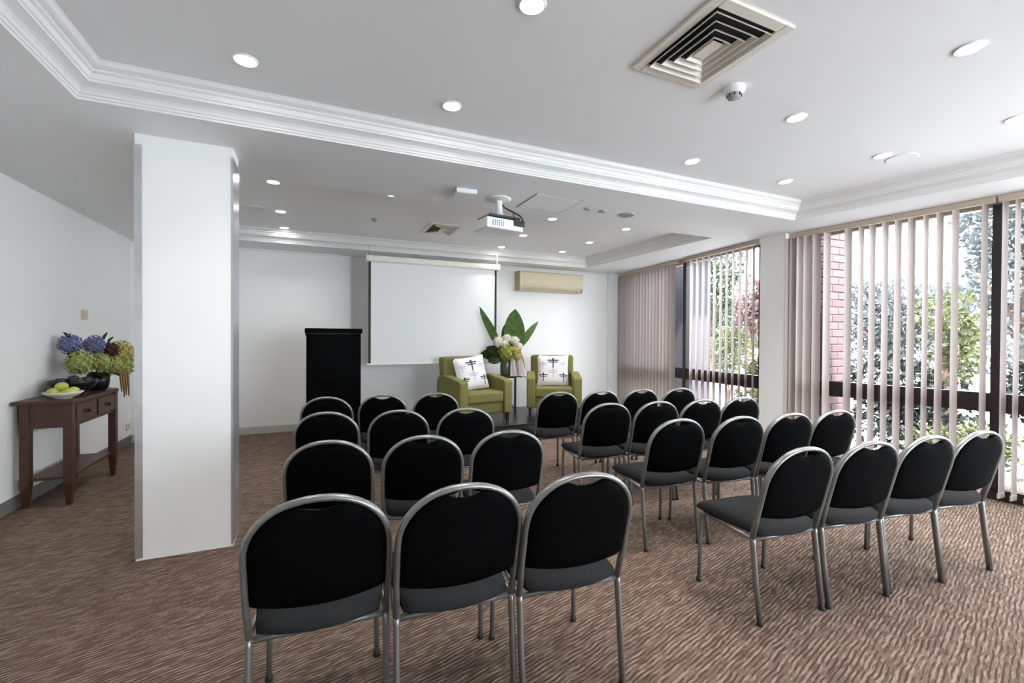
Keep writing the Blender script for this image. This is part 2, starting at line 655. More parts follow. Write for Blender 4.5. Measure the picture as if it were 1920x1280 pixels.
def window(n, p, q, posts, label):
    root = bpy.data.objects.new('window_%d' % n, None)
    C.objects.link(root)
    root['kind'] = 'structure'
    root['label'] = label
    bm = nb()
    bar(bm, p, q, 2.47, 2.60, .08)
    struct('window_head', bm, 'rail', parent=root)
    bm = nb()
    bar(bm, p, q, 0, .09, .09)
    struct('window_sill', bm, 'bronze', parent=root)
    bm = nb()
    bar(bm, p, q, .735, .895, .07)
    struct('transom', bm, 'bronze', parent=root)
    for t in posts:
        c = lerp(p, q, t)
        d = Vector(q) - Vector(p)
        bm = nb()
        box(bm, (c[0], c[1], 1.28), (.07, .09, 2.42), rz(math.atan2(d.y, d.x)))
        struct('mullion', bm, 'bronze', parent=root)
    ts = sorted(posts)
    for a, b in zip(ts, ts[1:]):
        bm = nb()
        bar(bm, lerp(p, q, a), lerp(p, q, b), .89, 2.48, .006, -.06)
        struct('pane', bm, 'glass', parent=root)
        bm = nb()
        bar(bm, lerp(p, q, a), lerp(p, q, b), .085, .74, .006, -.06)
        struct('pane', bm, 'glass', parent=root)


G0, G1 = (5.335, 6.9), (4.975, 3.66)
window(1, G0, G1, [.0, .565, .99], 'dark framed floor-length window of the bay near the stage')
H0, H1 = (5.06, 3.35), (5.723, -1.3)
tm = (3.35 - 1.768) / 4.65
bm = nb()
bar(bm, H1, (6.0, -3.2), 0, 2.7, .12)  # solid stretch added out of view to cut daylight on the coffer
struct('wall_daylight_block', bm, 'wall', 'unseen white wall added to block daylight past the window bays')
window(2, H0, H1, [.008, tm, .68, .99], 'dark framed floor-length window of the bay beside the chairs')
window(3, (1.86, -3.23), (5.1, -3.23), [.01, .5, .99], 'unseen glazed opening added opposite the stage for fill light')  # opening added behind the camera to let in fill light

# ------------------------------------------------------------------ vertical blinds
SLAT_TOP = 2.487


def slat_mesh(h):
    b = nb()
    n = 4
    w, t = .089, .0014
    for s_ in (1,):
        g = []
        for i in range(n + 1):
            x = (i / n - .5) * w
            y = .011 * (1 - (2 * i / n - 1) ** 2)
            g.append((x, y))
        pr = g + [(x, y - t) for x, y in reversed(g)]
        prism(b, pr, 0.03, h)
    box(b, (0, .002, .022), (.094, .010, .044), bevel=.002)
    bmesh.ops.recalc_face_normals(b, faces=b.faces)
    me = bpy.data.meshes.new('slat')
    b.to_mesh(me)
    b.free()
    me.materials.append(M['blind'])
    return me


SLAT = slat_mesh(SLAT_TOP - .04)


def blind(label, p, q, pts, angs):
    root = thing('vertical_blind', label, 'blind', (p[0], p[1], 0), group='vertical blinds on the window wall')
    bm = nb()
    pp, qq = Vector(p), Vector(q)
    d = qq - pp
    box(bm, (d.x / 2, d.y / 2, 2.518), (d.length, .045, .052), rz(math.atan2(d.y, d.x)), bevel=.004)
    obj('headrail', bm, 'rail', root)
    for (x, y), az in zip(pts, angs):
        o = bpy.data.objects.new('slat', SLAT)
        C.objects.link(o)
        o.parent = root
        o.location = (x - p[0], y - p[1], .042)
        o.rotation_euler = (0, 0, rad(90 - az))
    return root


far_t = [6.78 - .0885 * i for i in range(18)]
blind('closed beige vertical blind in the corner beside the back wall', F0, (5.031, 5.16),
      [(F0[0] + (F1[0] - F0[0]) * (6.83 - y) / 3.17, y) for y in far_t], [128 + random.uniform(-4, 4) for _ in far_t])
fr = [(4.998, 4.854), (4.984, 4.732), (4.971, 4.615), (4.959, 4.502), (4.948, 4.402), (4.935, 4.287), (4.924, 4.184), (4.912, 4.077), (4.9, 3.968), (4.889, 3.864), (4.877, 3.756)]
blind('half-open beige vertical blind between the dark mullion and the pale pillar', (5.012, 4.98), F1, fr, [76 - i * .9 for i in range(len(fr))])
nr = [(4.900, 3.338), (4.94, 3.300), (4.952, 3.24), (4.966, 3.167), (4.979, 3.077), (4.993, 2.98), (5.02, 2.787), (5.036, 2.678), (5.049, 2.586), (5.064, 2.484), (5.078, 2.387),
      (5.092, 2.289), (5.106, 2.189), (5.119, 2.094), (5.134, 1.994), (5.159, 1.816)]
na = [104, 128, 108, 118, 118, 104, 106, 93, 98, 97, 101, 106, 93, 101, 100, 97]
blind('long open beige vertical blind with slats bunched against the pale pillar', N0, (5.168, 1.755), nr, na)
nr2 = [(5.176, 1.70), (5.186, 1.631), (5.196, 1.555), (5.212, 1.44), (5.226, 1.34), (5.24, 1.24), (5.255, 1.14), (5.27, 1.03)]
blind('short run of open beige blind slats past the dark full-height mullion', (5.170, 1.74), (5.28, .97), nr2, [95, 93, 97, 96, 98, 96, 95, 97])


# ------------------------------------------------------------------ ceiling fittings
def downlight(x, y, z, label, group, watts=DOWNLIGHT_W):
    t = thing('downlight', label, 'ceiling light', (x, y, z), group=group)
    bm = nb()
    lathe(bm, [(.047, 0), (.047, -.006), (.054, -.008), (.058, -.003), (.058, 0)], 24)
    obj('trim_ring', bm, 'white', t)
    bm = nb()
    lathe(bm, [(0, -.006), (.040, -.005), (.047, -.002)], 20)
    obj('lamp_lens', bm, 'lamp', t)
    l = bpy.data.lights.new('downlight_beam', 'SPOT')
    l.energy, l.color = watts, SPOT_COL
    l.spot_size, l.spot_blend, l.shadow_soft_size = rad(120), .9, .05
    o = bpy.data.objects.new('downlight_beam', l)
    C.objects.link(o)
    o.parent = t
    o.location = (0, 0, -.03)
    return t


G1_ = 'downlights in the coffer over the chairs'
for x, y, lab in (
        (-.322, 2.521, 'first downlight along the long cornice, above the white column'),
        (.719, 2.519, 'second downlight from the column along the long cornice'),
        (2.614, 2.547, 'third downlight from the column along the long cornice'),
        (3.675, 2.542, 'downlight in the coffer corner beside the window bays'),
        (.797, 1.622, 'big bright downlight between the ceiling vent and the side wall'),
        (2.674, 1.783, 'downlight just past the round smoke detector'),
        (3.798, 1.887, 'downlight beside the faint round ceiling speaker'),
        (2.763, 1.033, 'large downlight on the window side of the ceiling vent'),
        (3.904, 1.239, 'downlight over the open blinds at the photo edge')):
    downlight(x, y, ZC, lab, G1_, 10 if (x < 1 and y > 2) else DOWNLIGHT_W)
G2_ = 'downlights in the coffer over the stage'
for x, y, lab in (
        (-.352, 4.40, 'downlight beside the white column, first in its line to the back wall'),
        (-.362, 5.407, 'downlight beside the white column, next to the round grille'),
        (-.374, 6.20, 'downlight beside the white column, last before the back wall cornice'),
        (.646, 4.31, 'half-hidden downlight peeping over the lip of the stage coffer'),
        (2.45, 4.432, 'downlight between the projector and the ceiling access panel'),
        (2.496, 5.311, 'downlight directly beside the projector body'),
        (3.504, 4.458, 'stage coffer downlight closest to the window bay'),
        (3.525, 5.299, 'stage coffer downlight touching a flat round speaker'),
        (3.525, 6.05, 'downlight above the wall air conditioner')):
    downlight(x, y, ZC, lab, G2_, 5 if y > 5.9 else 10)
downlight(2.52, 6.12, ZC, 'downlight just above the support rod of the screen', G2_, 5)


def diffuser(x, y, w, d, z, label):
    """square four-way ceiling diffuser: frame, louvre blades, dark throat"""
    t = thing('air_vent', label, 'air vent', (x, y, z), group='ceiling air diffusers')

    def ring(bm, hw, hd, t_, z0, z1, flare=0.0):
        for sx, sy in ((1, 0), (-1, 0), (0, 1), (0, -1)):
            if sx:
                a = [(sx * hw, -hd, z0), (sx * hw, hd, z0), (sx * (hw - flare), hd - flare, z1), (sx * (hw - flare), -hd + flare, z1)]
                nrm = Vector((sx, 0, 0))
            else:
                a = [(-hw, sy * hd, z0), (hw, sy * hd, z0), (hw - flare, sy * (hd - flare), z1), (-hw + flare, sy * (hd - flare), z1)]
                nrm = Vector((0, sy, 0))
            v1 = [bm.verts.new(p) for p in a]
            v2 = [bm.verts.new(Vector(p) - nrm * t_) for p in a]
            bm.faces.new(v1)
            bm.faces.new(v2[::-1])
            for i in range(4):
                bm.faces.new((v1[i], v1[(i + 1) % 4], v2[(i + 1) % 4], v2[i]))
    bm = nb()
    hw, hd = w / 2, d / 2
    fwid = .052
    for sx in (1, -1):
        box(bm, (sx * (hw - fwid / 2), 0, -.006), (fwid, d, .012), bevel=.003)
        box(bm, (0, sx * (hd - fwid / 2), -.006), (w - 2 * fwid, fwid, .012), bevel=.003)
    obj('frame', bm, 'vent', t)
    bm = nb()
    box(bm, (0, 0, -.0012), (w - .05, d - .05, .001))
    obj('throat', bm, 'void', t)
    k = 4
    span = hw - fwid
    for i in range(k):
        a = hw - fwid - .006 - i * span / (k + .55)
        b = hd - fwid - .006 - i * span / (k + .55)
        bm = nb()
        ring(bm, a, b, .003, -.006 - .002 * i, -.022 - .002 * i, .016) if False else ring(bm, a - .016, b - .016, .003, -.003, -.024, -.016)
        obj('louvre', bm, 'vent', t)
    a = hw - fwid - .006 - k * span / (k + .55)
    b = hd - fwid - .006 - k * span / (k + .55)
    bm = nb()
    box(bm, (0, 0, -.014), (2 * max(a, .02) + .02, 2 * max(b, .02) + .02, .008))
    obj('centre_plate', bm, 'vent', t)


diffuser(1.658, 1.525, .46, .52, ZC, 'large ceiling air vent over the chairs beside the smoke detector')
diffuser(1.43, 5.44, .42, .56, ZC, 'small-looking ceiling air vent between projector and screen')

t = thing('smoke_detector', 'round dark-tipped smoke detector beside the large ceiling vent', 'smoke detector', (2.058, 1.713, ZC))
bm = nb()
lathe(bm, [(.055, 0), (.055, -.014), (.048, -.03), (.036, -.036)], 20)
obj('base', bm, 'white', t)
bm = nb()
lathe(bm, [(.034, -.034), (.033, -.05), (.026, -.058), (0, -.06)], 16)
obj('sensor_cap', bm, 'grey', t)
bm = nb()
for k in range(8):
    a = k * pi / 4
    box(bm, (.034 * cos(a), .034 * sin(a), -.044), (.008, .004, .016), rz(a))
obj('sensor_ribs', bm, 'dark', t)

t = thing('access_point', 'boxy white wireless unit on the ceiling beside the projector mount', 'wireless unit', (1.105, 3.472, ZS), rad(-6))
bm = nb()
box(bm, (0, 0, -.022), (.17, .15, .044), bevel=.008, seg=2)
obj('housing', bm, 'white', t)
bm = nb()
box(bm, (0, 0, -.003), (.178, .158, .006))
obj('shadow_gap_base', bm, 'grey', t)

t = thing('ceiling_hatch', 'square flush access panel in the ceiling beside the projector mount', 'access panel', (1.90, 3.50, ZS))
bm = nb()
box(bm, (0, 0, -.003), (.44, .40, .005))
obj('panel', bm, 'ceil', t)
for sx, sy, lx, ly in ((0, 1, .46, .006), (0, -1, .46, .010), (1, 0, .006, .42), (-1, 0, .006, .42)):
    bm = nb()
    box(bm, (sx * .227, sy * .207, -.002), (lx, ly, .004))
    obj('edge_strip', bm, 'grey', t)


def ceiling_disc(name, x, y, z, r, label, cat, m='white', group=None, h=.012):
    t = thing(name, label, cat, (x, y, z), group=group)
    bm = nb()
    lathe(bm, [(r, 0), (r, -h * .5), (r * .93, -h), (r * .85, -h)], 24)
    obj('rim', bm, m, t)
    bm = nb()
    lathe(bm, [(r * .86, -h * .9), (r * .5, -h * 1.05), (0, -h * 1.1)], 24)
    obj('grille', bm, m, t)
    return t


ceiling_disc('ceiling_speaker', 2.746, 3.488, ZS, .075, 'grey round ceiling speaker beside two tiny ceiling discs', 'speaker', 'grey', 'ceiling speakers')
ceiling_disc('ceiling_speaker', -.60, 5.38, ZC, .11, 'round ceiling speaker beside the white column', 'speaker', 'vent', 'ceiling speakers')
ceiling_disc('ceiling_speaker', 3.72, 5.27, ZC, .10, 'flat round speaker touching a stage coffer downlight', 'speaker', 'white', 'ceiling speakers')
ceiling_disc('ceiling_speaker', 3.985, 1.857, ZC, .10, 'faint white round speaker over the window bay beside the chairs', 'speaker', 'white', 'ceiling speakers', h=.006)
ceiling_disc('ceiling_sensor', 2.296, 3.481, ZS, .032, 'tiny ceiling disc next to the access panel', 'sensor', 'grey')
ceiling_disc('ceiling_sensor', 2.461, 3.481, ZS, .035, 'tiny ceiling disc between the access panel and the round speaker', 'sensor', 'grey')
t = thing('sprinkler', 'small dark sprinkler head on the ceiling beside the small air vent', 'sprinkler', (.60, 5.30, ZC))
bm = nb()
lathe(bm, [(.038, 0), (.038, -.004), (.012, -.008), (.010, -.03), (.016, -.034), (0, -.036)], 16)
obj('sprinkler_head', bm, 'grey', t)

# ------------------------------------------------------------------ projector
t = thing('projector', 'white ceiling projector hanging from a pole', 'projector', (1.44, 3.56, ZS), rad(8))
bm = nb()
lathe(bm, [(.105, 0), (.105, -.006), (.085, -.014), (.03, -.02)], 24)
obj('ceiling_plate', bm, 'vent', t)
bm = nb()
lathe(bm, [(.03, -.018), (.028, -.07), (.034, -.13), (.055, -.155), (.055, -.165)], 16)
obj('pole', bm, 'white', t)
bm = nb()
box(bm, (.0, 0, -.178), (.30, .22, .022), bevel=.004)
for sx in (-1, 1):
    for sy in (-1, 1):
        tube(bm, [(0, 0, -.17), (sx * .13, sy * .10, -.185)], .010, 6)
obj('mount_bracket', bm, 'dark', t)
bm = nb()
b = nb()
prism(b, [(-.19, -.13), (.16, -.13), (.19, -.09), (.19, .12), (.14, .135), (-.17, .135), (-.19, .10)], -.29, -.20, .012, 3)
merge(bm, b)
obj('body', bm, 'white', t)
bm = nb()
box(bm, (.125, -.132, -.225), (.11, .012, .052), bevel=.003)
for k in range(4):
    box(bm, (.09 + k * .022, -.139, -.225), (.010, .006, .03))
obj('connector_panel', bm, 'dark', t)
bm = nb()
for k in range(6):
    box(bm, (-.13 + .02 * k, -.131, -.245), (.006, .004, .05))
obj('vent_slots', bm, 'grey', t)
bm = nb()
lathe(bm, [(.04, 0), (.04, .02), (.033, .024), (0, .018)], 20)
bm.transform(Matrix.Translation((.09, .13, -.245)) @ Matrix.Rotation(rad(-90), 4, 'X'))
obj('lens', bm, 'lens', t)
bm = nb()
tube(bm, [(.03, -.01, -.05), (.035, -.03, -.075), (.06, -.06, -.10), (.10, -.09, -.125), (.14, -.13, -.16), (.15, -.15, -.20), (.145, -.14, -.215)], .007, 8)
tube(bm, [(.09, -.085, -.118), (.092, -.10, -.16), (.08, -.13, -.20)], .004, 6)
obj('cable', bm, 'dark', t)

# ------------------------------------------------------------------ screen, air conditioner, lectern, stage
SY = 6.36
t = thing('projection_screen', 'large white pull-down projection screen hanging before the back wall', 'projection screen', (1.6, SY, 0))
bm = nb()
box(bm, (0, 0, 2.425), (1.94, .085, .085), bevel=.02, seg=3)
obj('casing', bm, 'casing', t)
for sx in (-1, 1):
    bm = nb()
    box(bm, (sx * .972, 0, 2.425), (.02, .095, .095), bevel=.006)
    obj('end_cap', bm, 'casing', t)
bm = nb()
box(bm, (0, .03, 1.685), (1.86, .003, 1.43))
obj('fabric', bm, 'screen', t)
for sx in (-1, 1):
    bm = nb()
    box(bm, (sx * .935, .028, 1.685), (.032, .006, 1.43))
    o = obj('side_border', bm, 'black', t)
    o['label'] = 'black masking border'
bm = nb()
box(bm, (0, .03, .965), (1.94, .022, .026), bevel=.005)
obj('bottom_bar', bm, 'casing', t)
for sx, r_ in ((-1, .0035), (1, .011)):
    bm = nb()
    tube(bm, [(sx * .945, 0, 2.46), (sx * .945, 0, ZC - .004)], r_, 8)
    lathe(bm, [(.03, ZC), (.03, ZC - .008), (.012, ZC - .014)], 14, (sx * .945, 0, 0))
    obj('hanging_rod', bm, 'casing' if sx > 0 else 'grey', t)

t = thing('air_conditioner', 'cream wall-mounted split air conditioner beside the screen', 'air conditioner', (3.70, 6.88, 2.30))
bm = nb()
b = nb()
prism(b, [(-.10, -.165), (0, -.165), (0, .165), (-.17, .165), (-.19, .14), (-.19, -.08), (-.15, -.15)], -.61, .61, .008, 2)
b.transform(Matrix(((0, 0, 1, 0), (1, 0, 0, 0), (0, 1, 0, 0), (0, 0, 0, 1))))
merge(bm, b)
obj('casing', bm, 'cream', t)
bm = nb()
box(bm, (0.0, -.192, .03), (1.08, .008, .19), bevel=.003)
obj('front_grille', bm, 'cream', t)
bm = nb()
for k in range(9):
    box(bm, (0, -.197, -.05 + .02 * k), (1.06, .004, .006))
obj('grille_ribs', bm, 'cream', t)
for k in range(2):
    bm = nb()
    box(bm, (0, -.168 - .012 * (1 - k), -.128 + .026 * k), (1.06, .012, .018), Matrix.Rotation(rad(-35), 3, 'X'), bevel=.003)
    obj('louvre', bm, 'cream_d', t)
for sx in (-1, 1):
    bm = nb()
    box(bm, (sx * .609, -.097, 0), (.012, .185, .325), bevel=.004)
    obj('end_panel', bm, 'cream_d', t)

t = thing('lectern', 'tall black lectern standing before the back wall', 'lectern', (.18, 5.66, .2), 0)
bm = nb()
box(bm, (0, -.20, .59), (.56, .02, 1.16), bevel=.003)
obj('front_panel', bm, 'lectern', t)
for sx in (-1, 1):
    bm = nb()
    box(bm, (sx * .28, 0, .59), (.02, .42, 1.16), bevel=.003)
    obj('side_panel', bm, 'lectern', t)
bm = nb()
box(bm, (0, -.01, 1.195), (.61, .48, .05), Matrix.Rotation(rad(-5), 3, 'X'), bevel=.006)
obj('top', bm, 'lectern', t)
bm = nb()
box(bm, (0, 0, .02), (.60, .44, .04), bevel=.004)
obj('plinth', bm, 'lectern', t)
bm = nb()
box(bm, (0, -.214, .70), (.36, .010, .16), bevel=.003)
obj('front_plaque', bm, 'lectern', t)
bm = nb()
box(bm, (0, .05, .62), (.54, .32, .02))
obj('shelf', bm, 'lectern', t)

t = thing('stage_platform', 'low glossy black stage platform under the green armchairs', 'stage', (1.95, 5.98, 0))
for i in range(4):
    bm = nb()
    box(bm, (-1.575 + 1.05 * i, 0, .185), (1.046, 1.34, .03), bevel=.003)
    obj('deck_board', bm, 'stage', t)
bm = nb()
box(bm, (0, -.655, .085), (4.18, .02, .17))
box(bm, (0, .655, .085), (4.18, .02, .17))
obj('skirt_panel', bm, 'black', t)
for sx in (-1, 1):
    bm = nb()
    box(bm, (sx * 2.085, 0, .085), (.02, 1.3, .17))
    obj('end_panel', bm, 'black', t)


# ------------------------------------------------------------------ armchairs, cushions
def soft(bm, c, s, bev=.03, seg=3, rot=None):
    return box(bm, c, s, rot, bevel=bev, seg=seg)


def make_armchair(label, loc, rot):
    t = thing('armchair', label, 'armchair', loc, rot, 'olive armchairs on the stage')
    t.scale = (1.13, 1.08, 1)
    # local: front faces -Y
    bm = nb()
    soft(bm, (0, .02, .20), (.50, .62, .16), .015, 2)
    obj('base', bm, 'olive', t)
    bm = nb()
    soft(bm, (0, -.02, .345), (.50, .60, .15), .03, 3)
    obj('seat_cushion', bm, 'olive', t)
    for sx in (-1, 1):
        bm = nb()
        prof = [(-.335, .12), (-.335, .55), (-.30, .575), (-.10, .60), (.12, .625), (.30, .60), (.34, .52), (.34, .12)]
        b = nb()
        prism(b, prof, -.055, .055, .016, 3)
        b.transform(Matrix.Translation((sx * .30, 0, 0)) @ Matrix(((0, 0, 1, 0), (1, 0, 0, 0), (0, 1, 0, 0), (0, 0, 0, 1))))
        merge(bm, b)
        obj('arm', bm, 'olive', t)
    bm = nb()
    soft(bm, (0, .305, .50), (.60, .15, .74), .035, 3, Matrix.Rotation(rad(-7), 3, 'X'))
    obj('backrest', bm, 'olive', t)
    for sx in (-1, 1):
        for sy in (-1, 1):
            bm = nb()
            b = nb()
            lathe(b, [(.0, 0), (.016, 0), (.03, .13), (0, .13)], 4)
            b.transform(Matrix.Translation((sx * .31, sy * .29, 0)) @ Matrix.Rotation(rad(45), 4, 'Z'))
            merge(bm, b)
            obj('leg', bm, 'darkwood', t, smooth=False)
    return t


make_armchair('olive armchair turned sideways on the lectern side of the flower stand', (2.0, 5.835, .2), rad(10))
make_armchair('olive armchair facing the audience on the window side of the flower stand', (3.31, 5.94, .2), rad(-26))


def cush(u, v):
    """bulge of the cushion face, u v in -1..1"""
    return .075 * ((1 - u ** 4) * (1 - v ** 4)) ** .6


def cush_out(u, v, h=.240):
    k = 1 - .06 * (1 - abs(u) ** 2) * abs(v) ** 3 - .0
    k2 = 1 - .06 * (1 - abs(v) ** 2) * abs(u) ** 3
    return u * h * k2, v * h * k


def make_cushion(label, loc, rotz, tilt, roll=0):
    t = thing('cushion', label, 'cushion', loc, rotz, 'printed cushions on the armchairs')
    mt = Matrix.Rotation(rad(tilt), 4, 'X') @ Matrix.Rotation(rad(roll), 4, 'Y') @ Matrix.Translation((0, 0, .235))
    n = 14
    for side, m in ((-1, 'cushion'), (1, 'piping')):
        bm = nb()
        g = [[None] * (n + 1) for _ in range(n + 1)]
        for i in range(n + 1):
            for j in range(n + 1):
                u, v = 2 * i / n - 1, 2 * j / n - 1
                x, z = cush_out(u, v)
                g[i][j] = bm.verts.new((x, side * cush(u, v), z))
        for i in range(n):
            for j in range(n):
                f = bm.faces.new((g[i][j], g[i + 1][j], g[i + 1][j + 1], g[i][j + 1]))
                f.smooth = True
        bm.transform(mt)
        obj('front_cover' if side < 0 else 'back_cover', bm, m, t)

    def motif(cu, cv, s, m):
        bm = nb()
        strips = [((0, .16), (0, -.34), .030), ((-.30, .10), (.30, .10), .035), ((-.24, -.01), (.24, -.01), .025), ((-.05, .19), (.05, .19), .05)]
        for (a, b_, w) in strips:
            k = 8
            va = []
            for i in range(k + 1):
                pu = a[0] + (b_[0] - a[0]) * i / k
                pv = a[1] + (b_[1] - a[1]) * i / k
                dx, dy = b_[0] - a[0], b_[1] - a[1]
                L = math.hypot(dx, dy)
                nx, ny = -dy / L * w, dx / L * w
                row = []
                for sg in (-1, 1):
                    u = min(.97, max(-.97, cu + s * (pu + sg * nx)))
                    v = min(.97, max(-.97, cv + s * (pv + sg * ny)))
                    x, z = cush_out(u, v)
                    row.append(bm.verts.new((x, -cush(u, v) - .0018, z)))
                va.append(row)
            for r0, r1 in zip(va, va[1:]):
                bm.faces.new((r0[0], r0[1], r1[1], r1[0]))
        bm.transform(mt)
        o = obj('dragonfly_print', bm, m, t)
    motif(0, .50, 1.15, 'ink')
    motif(-.62, -.42, .95, 'ink')
    motif(.66, -.42, .95, 'ink')
    motif(0, -.16, .95, 'ink2')
    motif(-.64, .34, .8, 'ink2')
    motif(.66, .34, .8, 'ink2')
    return t


make_cushion('white dragonfly-print cushion leaning askew in the armchair beside the screen', (1.995, 5.79, .62), rad(8), -14, -7)
make_cushion('white dragonfly-print cushion upright in the armchair on the window side', (3.265, 5.86, .62), rad(-26), -13, 0)


# ------------------------------------------------------------------ plants and flowers
def leaf_blade(bm, base, d, length, width, bend=.3, n=7, twist=0.0, wave=0.0, upv=None):
    """one broad leaf from BASE along direction D"""
    d = Vector(d).normalized()
    upv = Vector(upv or (0, 0, 1))
    s = d.cross(upv)
    if s.length < .1:
        s = d.cross(Vector((0, 1, 0)))
    s.normalize()
    nrm = s.cross(d).normalized()
    rows = []
    for i in range(n + 1):
        t = i / n
        w = width * (sin(pi * min(1, t * .92 + .06)) ** .75) * (1 if t < .999 else .03)
        p = Vector(base) + d * (length * t) - nrm * (bend * length * t * t) + s * (wave * length * sin(t * 5))
        ca, sa = cos(twist * t), sin(twist * t)
        sv = s * ca + nrm * sa
        fold = nrm * (w * .22)
        rows.append((bm.verts.new(p - sv * w + fold), bm.verts.new(p), bm.verts.new(p + sv * w + fold)))
    for a, b in zip(rows, rows[1:]):
        for k in range(2):
            f = bm.faces.new((a[k], a[k + 1], b[k + 1], b[k]))
            f.smooth = True


def floret_ball(bm, c, r, n, rnd, size=.35, squash=1.0):
    """a head made of many small four-petal florets"""
    c = Vector(c)
    for i in range(n):
        z = 1 - 2 * (i + .5) / n
        a = i * 2.39996
        q = math.sqrt(max(0, 1 - z * z))
        nv = Vector((q * cos(a), q * sin(a), z * squash)).normalized()
        p = c + Vector((q * cos(a), q * sin(a), z * squash)) * r * rnd.uniform(.86, 1.06)
        s = nv.cross(Vector((.3, .2, 1))).normalized()
        t = nv.cross(s)
        rr = r * size * rnd.uniform(.75, 1.2)
        ph = rnd.uniform(0, pi)
        cv = bm.verts.new(p)
        ring = []
        for k in range(8):
            ang = ph + k * pi / 4
            rad_ = rr * (1 if k % 2 == 0 else .45)
            ring.append(bm.verts.new(p + (s * cos(ang) + t * sin(ang)) * rad_ + nv * (rr * .25 if k % 2 == 0 else -.0)))
        for k in range(8):
            bm.faces.new((cv, ring[k], ring[(k + 1) % 8]))
    b = nb()
    bmesh.ops.create_icosphere(b, subdivisions=2, radius=r * .86)
    b.transform(Matrix.Translation(c) @ Matrix.Diagonal((1, 1, squash, 1)))
    merge(bm, b)


rnd = random.Random(3)
# flower stand between the armchairs
TX, TY, TZ = 2.69, 6.18, .2
TT = .575
t = thing('side_table', 'slim black metal pedestal table between the olive armchairs', 'side table', (TX, TY, TZ), rad(-20))
bm = nb()
box(bm, (0, -.03, TT - .008), (.36, .38, .016), bevel=.003)
obj('table_top', bm, 'metal_b', t)
for sx in (-1, 1):
    for sy in (-1, 1):
        bm = nb()
        box(bm, (sx * .085, sy * .085, (TT - .016) / 2), (.02, .02, TT - .016))
        obj('leg', bm, 'metal_b', t)
bm = nb()
for z in (.10, TT - .03):
    for s_ in (-1, 1):
        box(bm, (0, s_ * .085, z), (.19, .014, .014))
        box(bm, (s_ * .085, 0, z), (.014, .19, .014))
obj('stretcher', bm, 'metal_b', t)

VZ = TZ + TT
t = thing('flower_vase', 'grey-green ceramic vase of tall leaves and pale flowers on the pedestal table', 'flower vase', (TX - .07, TY - .03, VZ))
bm = nb()
lathe(bm, [(0, 0), (.075, 0), (.088, .02), (.092, .12), (.090, .20), (.084, .225), (.078, .225), (.078, .03), (0, .02)], 24)
obj('vase', bm, 'vase', t)
bm = nb()
for a, h, r_ in ((0, .5, .05), (1.2, .45, .1), (2.6, .48, .09), (3.7, .4, .12), (5, .42, .1), (5.8, .5, .07)):
    tube(bm, [(.03 * cos(a), .03 * sin(a), .05), (.05 * cos(a), .05 * sin(a), .25), (r_ * cos(a), r_ * sin(a), h)], .005, 5)
obj('stems', bm, 'stem', t)
cr = (r2.x, r2.y, 0)
R_ = Vector((cos(YAW), -sin(YAW), 0))      # along the rows of chairs
Bk = Vector((sin(YAW), cos(YAW), 0))


def P(a, b, c):
    return R_ * a + Bk * b + Vector((0, 0, c))


for base, d, L, w, bend, m, lab in (
        (P(.08, .05, .35), P(.10, 0, 1), .66, .165, -.06, 'leaf', 'broad upright green leaf'),
        (P(.03, .07, .35), P(-.10, .1, 1), .44, .095, .05, 'leaf_d', None),
        (P(-.10, .02, .34), P(-.42, 0, 1), .76, .064, -.14, 'leaf', 'narrow curling green leaf'),
        (P(.10, .02, .36), P(.68, -.1, .80), .60, .060, .20, 'leaf', None),
        (P(-.05, -.02, .30), P(-1, -.1, .12), .34, .10, .25, 'leaf_d', 'dark drooping leaf'),
        (P(-.05, -.04, .33), P(-1, -.3, .42), .26, .08, .3, 'leaf_d', None),
        (P(-.06, -.06, .26), P(-.9, -.4, -.12), .22, .075, .2, 'leaf_d', None)):
    bm = nb()
    leaf_blade(bm, base, d, L, w, bend, 8, twist=.5, wave=.02, upv=(-Bk.x, -Bk.y, .1))
    o = obj('leaf', bm, m, t)
    if lab:
        o['label'] = lab
for c, r_, m, nm, sq in (
        (P(-.12, -.05, .50), .075, 'fl_white', 'white_flower', 1.2), (P(.01, -.02, .555), .07, 'fl_white', 'white_flower', 1.0),
        (P(.13, -.03, .52), .07, 'fl_white', 'white_flower', 1.0), (P(-.03, -.08, .47), .06, 'fl_white', 'white_flower', 1.0),
        (P(.20, -.06, .44), .05, 'fl_white', 'white_flower', 1.0),
        (P(.0, -.10, .34), .12, 'fl_lime', 'lime_flower', 1.1), (P(.13, -.09, .38), .075, 'fl_yellow', 'yellow_flower', 1.0),
        (P(.17, -.10, .29), .065, 'fl_yellow', 'yellow_flower', 1.1)):
    bm = nb()
    floret_ball(bm, c, r_, 46, rnd, .38, sq)
    obj(nm, bm, m, t)
for k in range(5):
    bm = nb()
    a0 = P(.19 + .012 * k, -.10 + .02 * (k % 2), .40 - .03 * k)
    pts = [a0 + P(.012 * s_, 0, -.075 * s_ + .01 * math.sin(s_ * 2 + k)) for s_ in range(5)]
    tube(bm, pts, [.016, .02, .018, .014, .006], 6)
    obj('amber_tassel', bm, 'tassel', t)

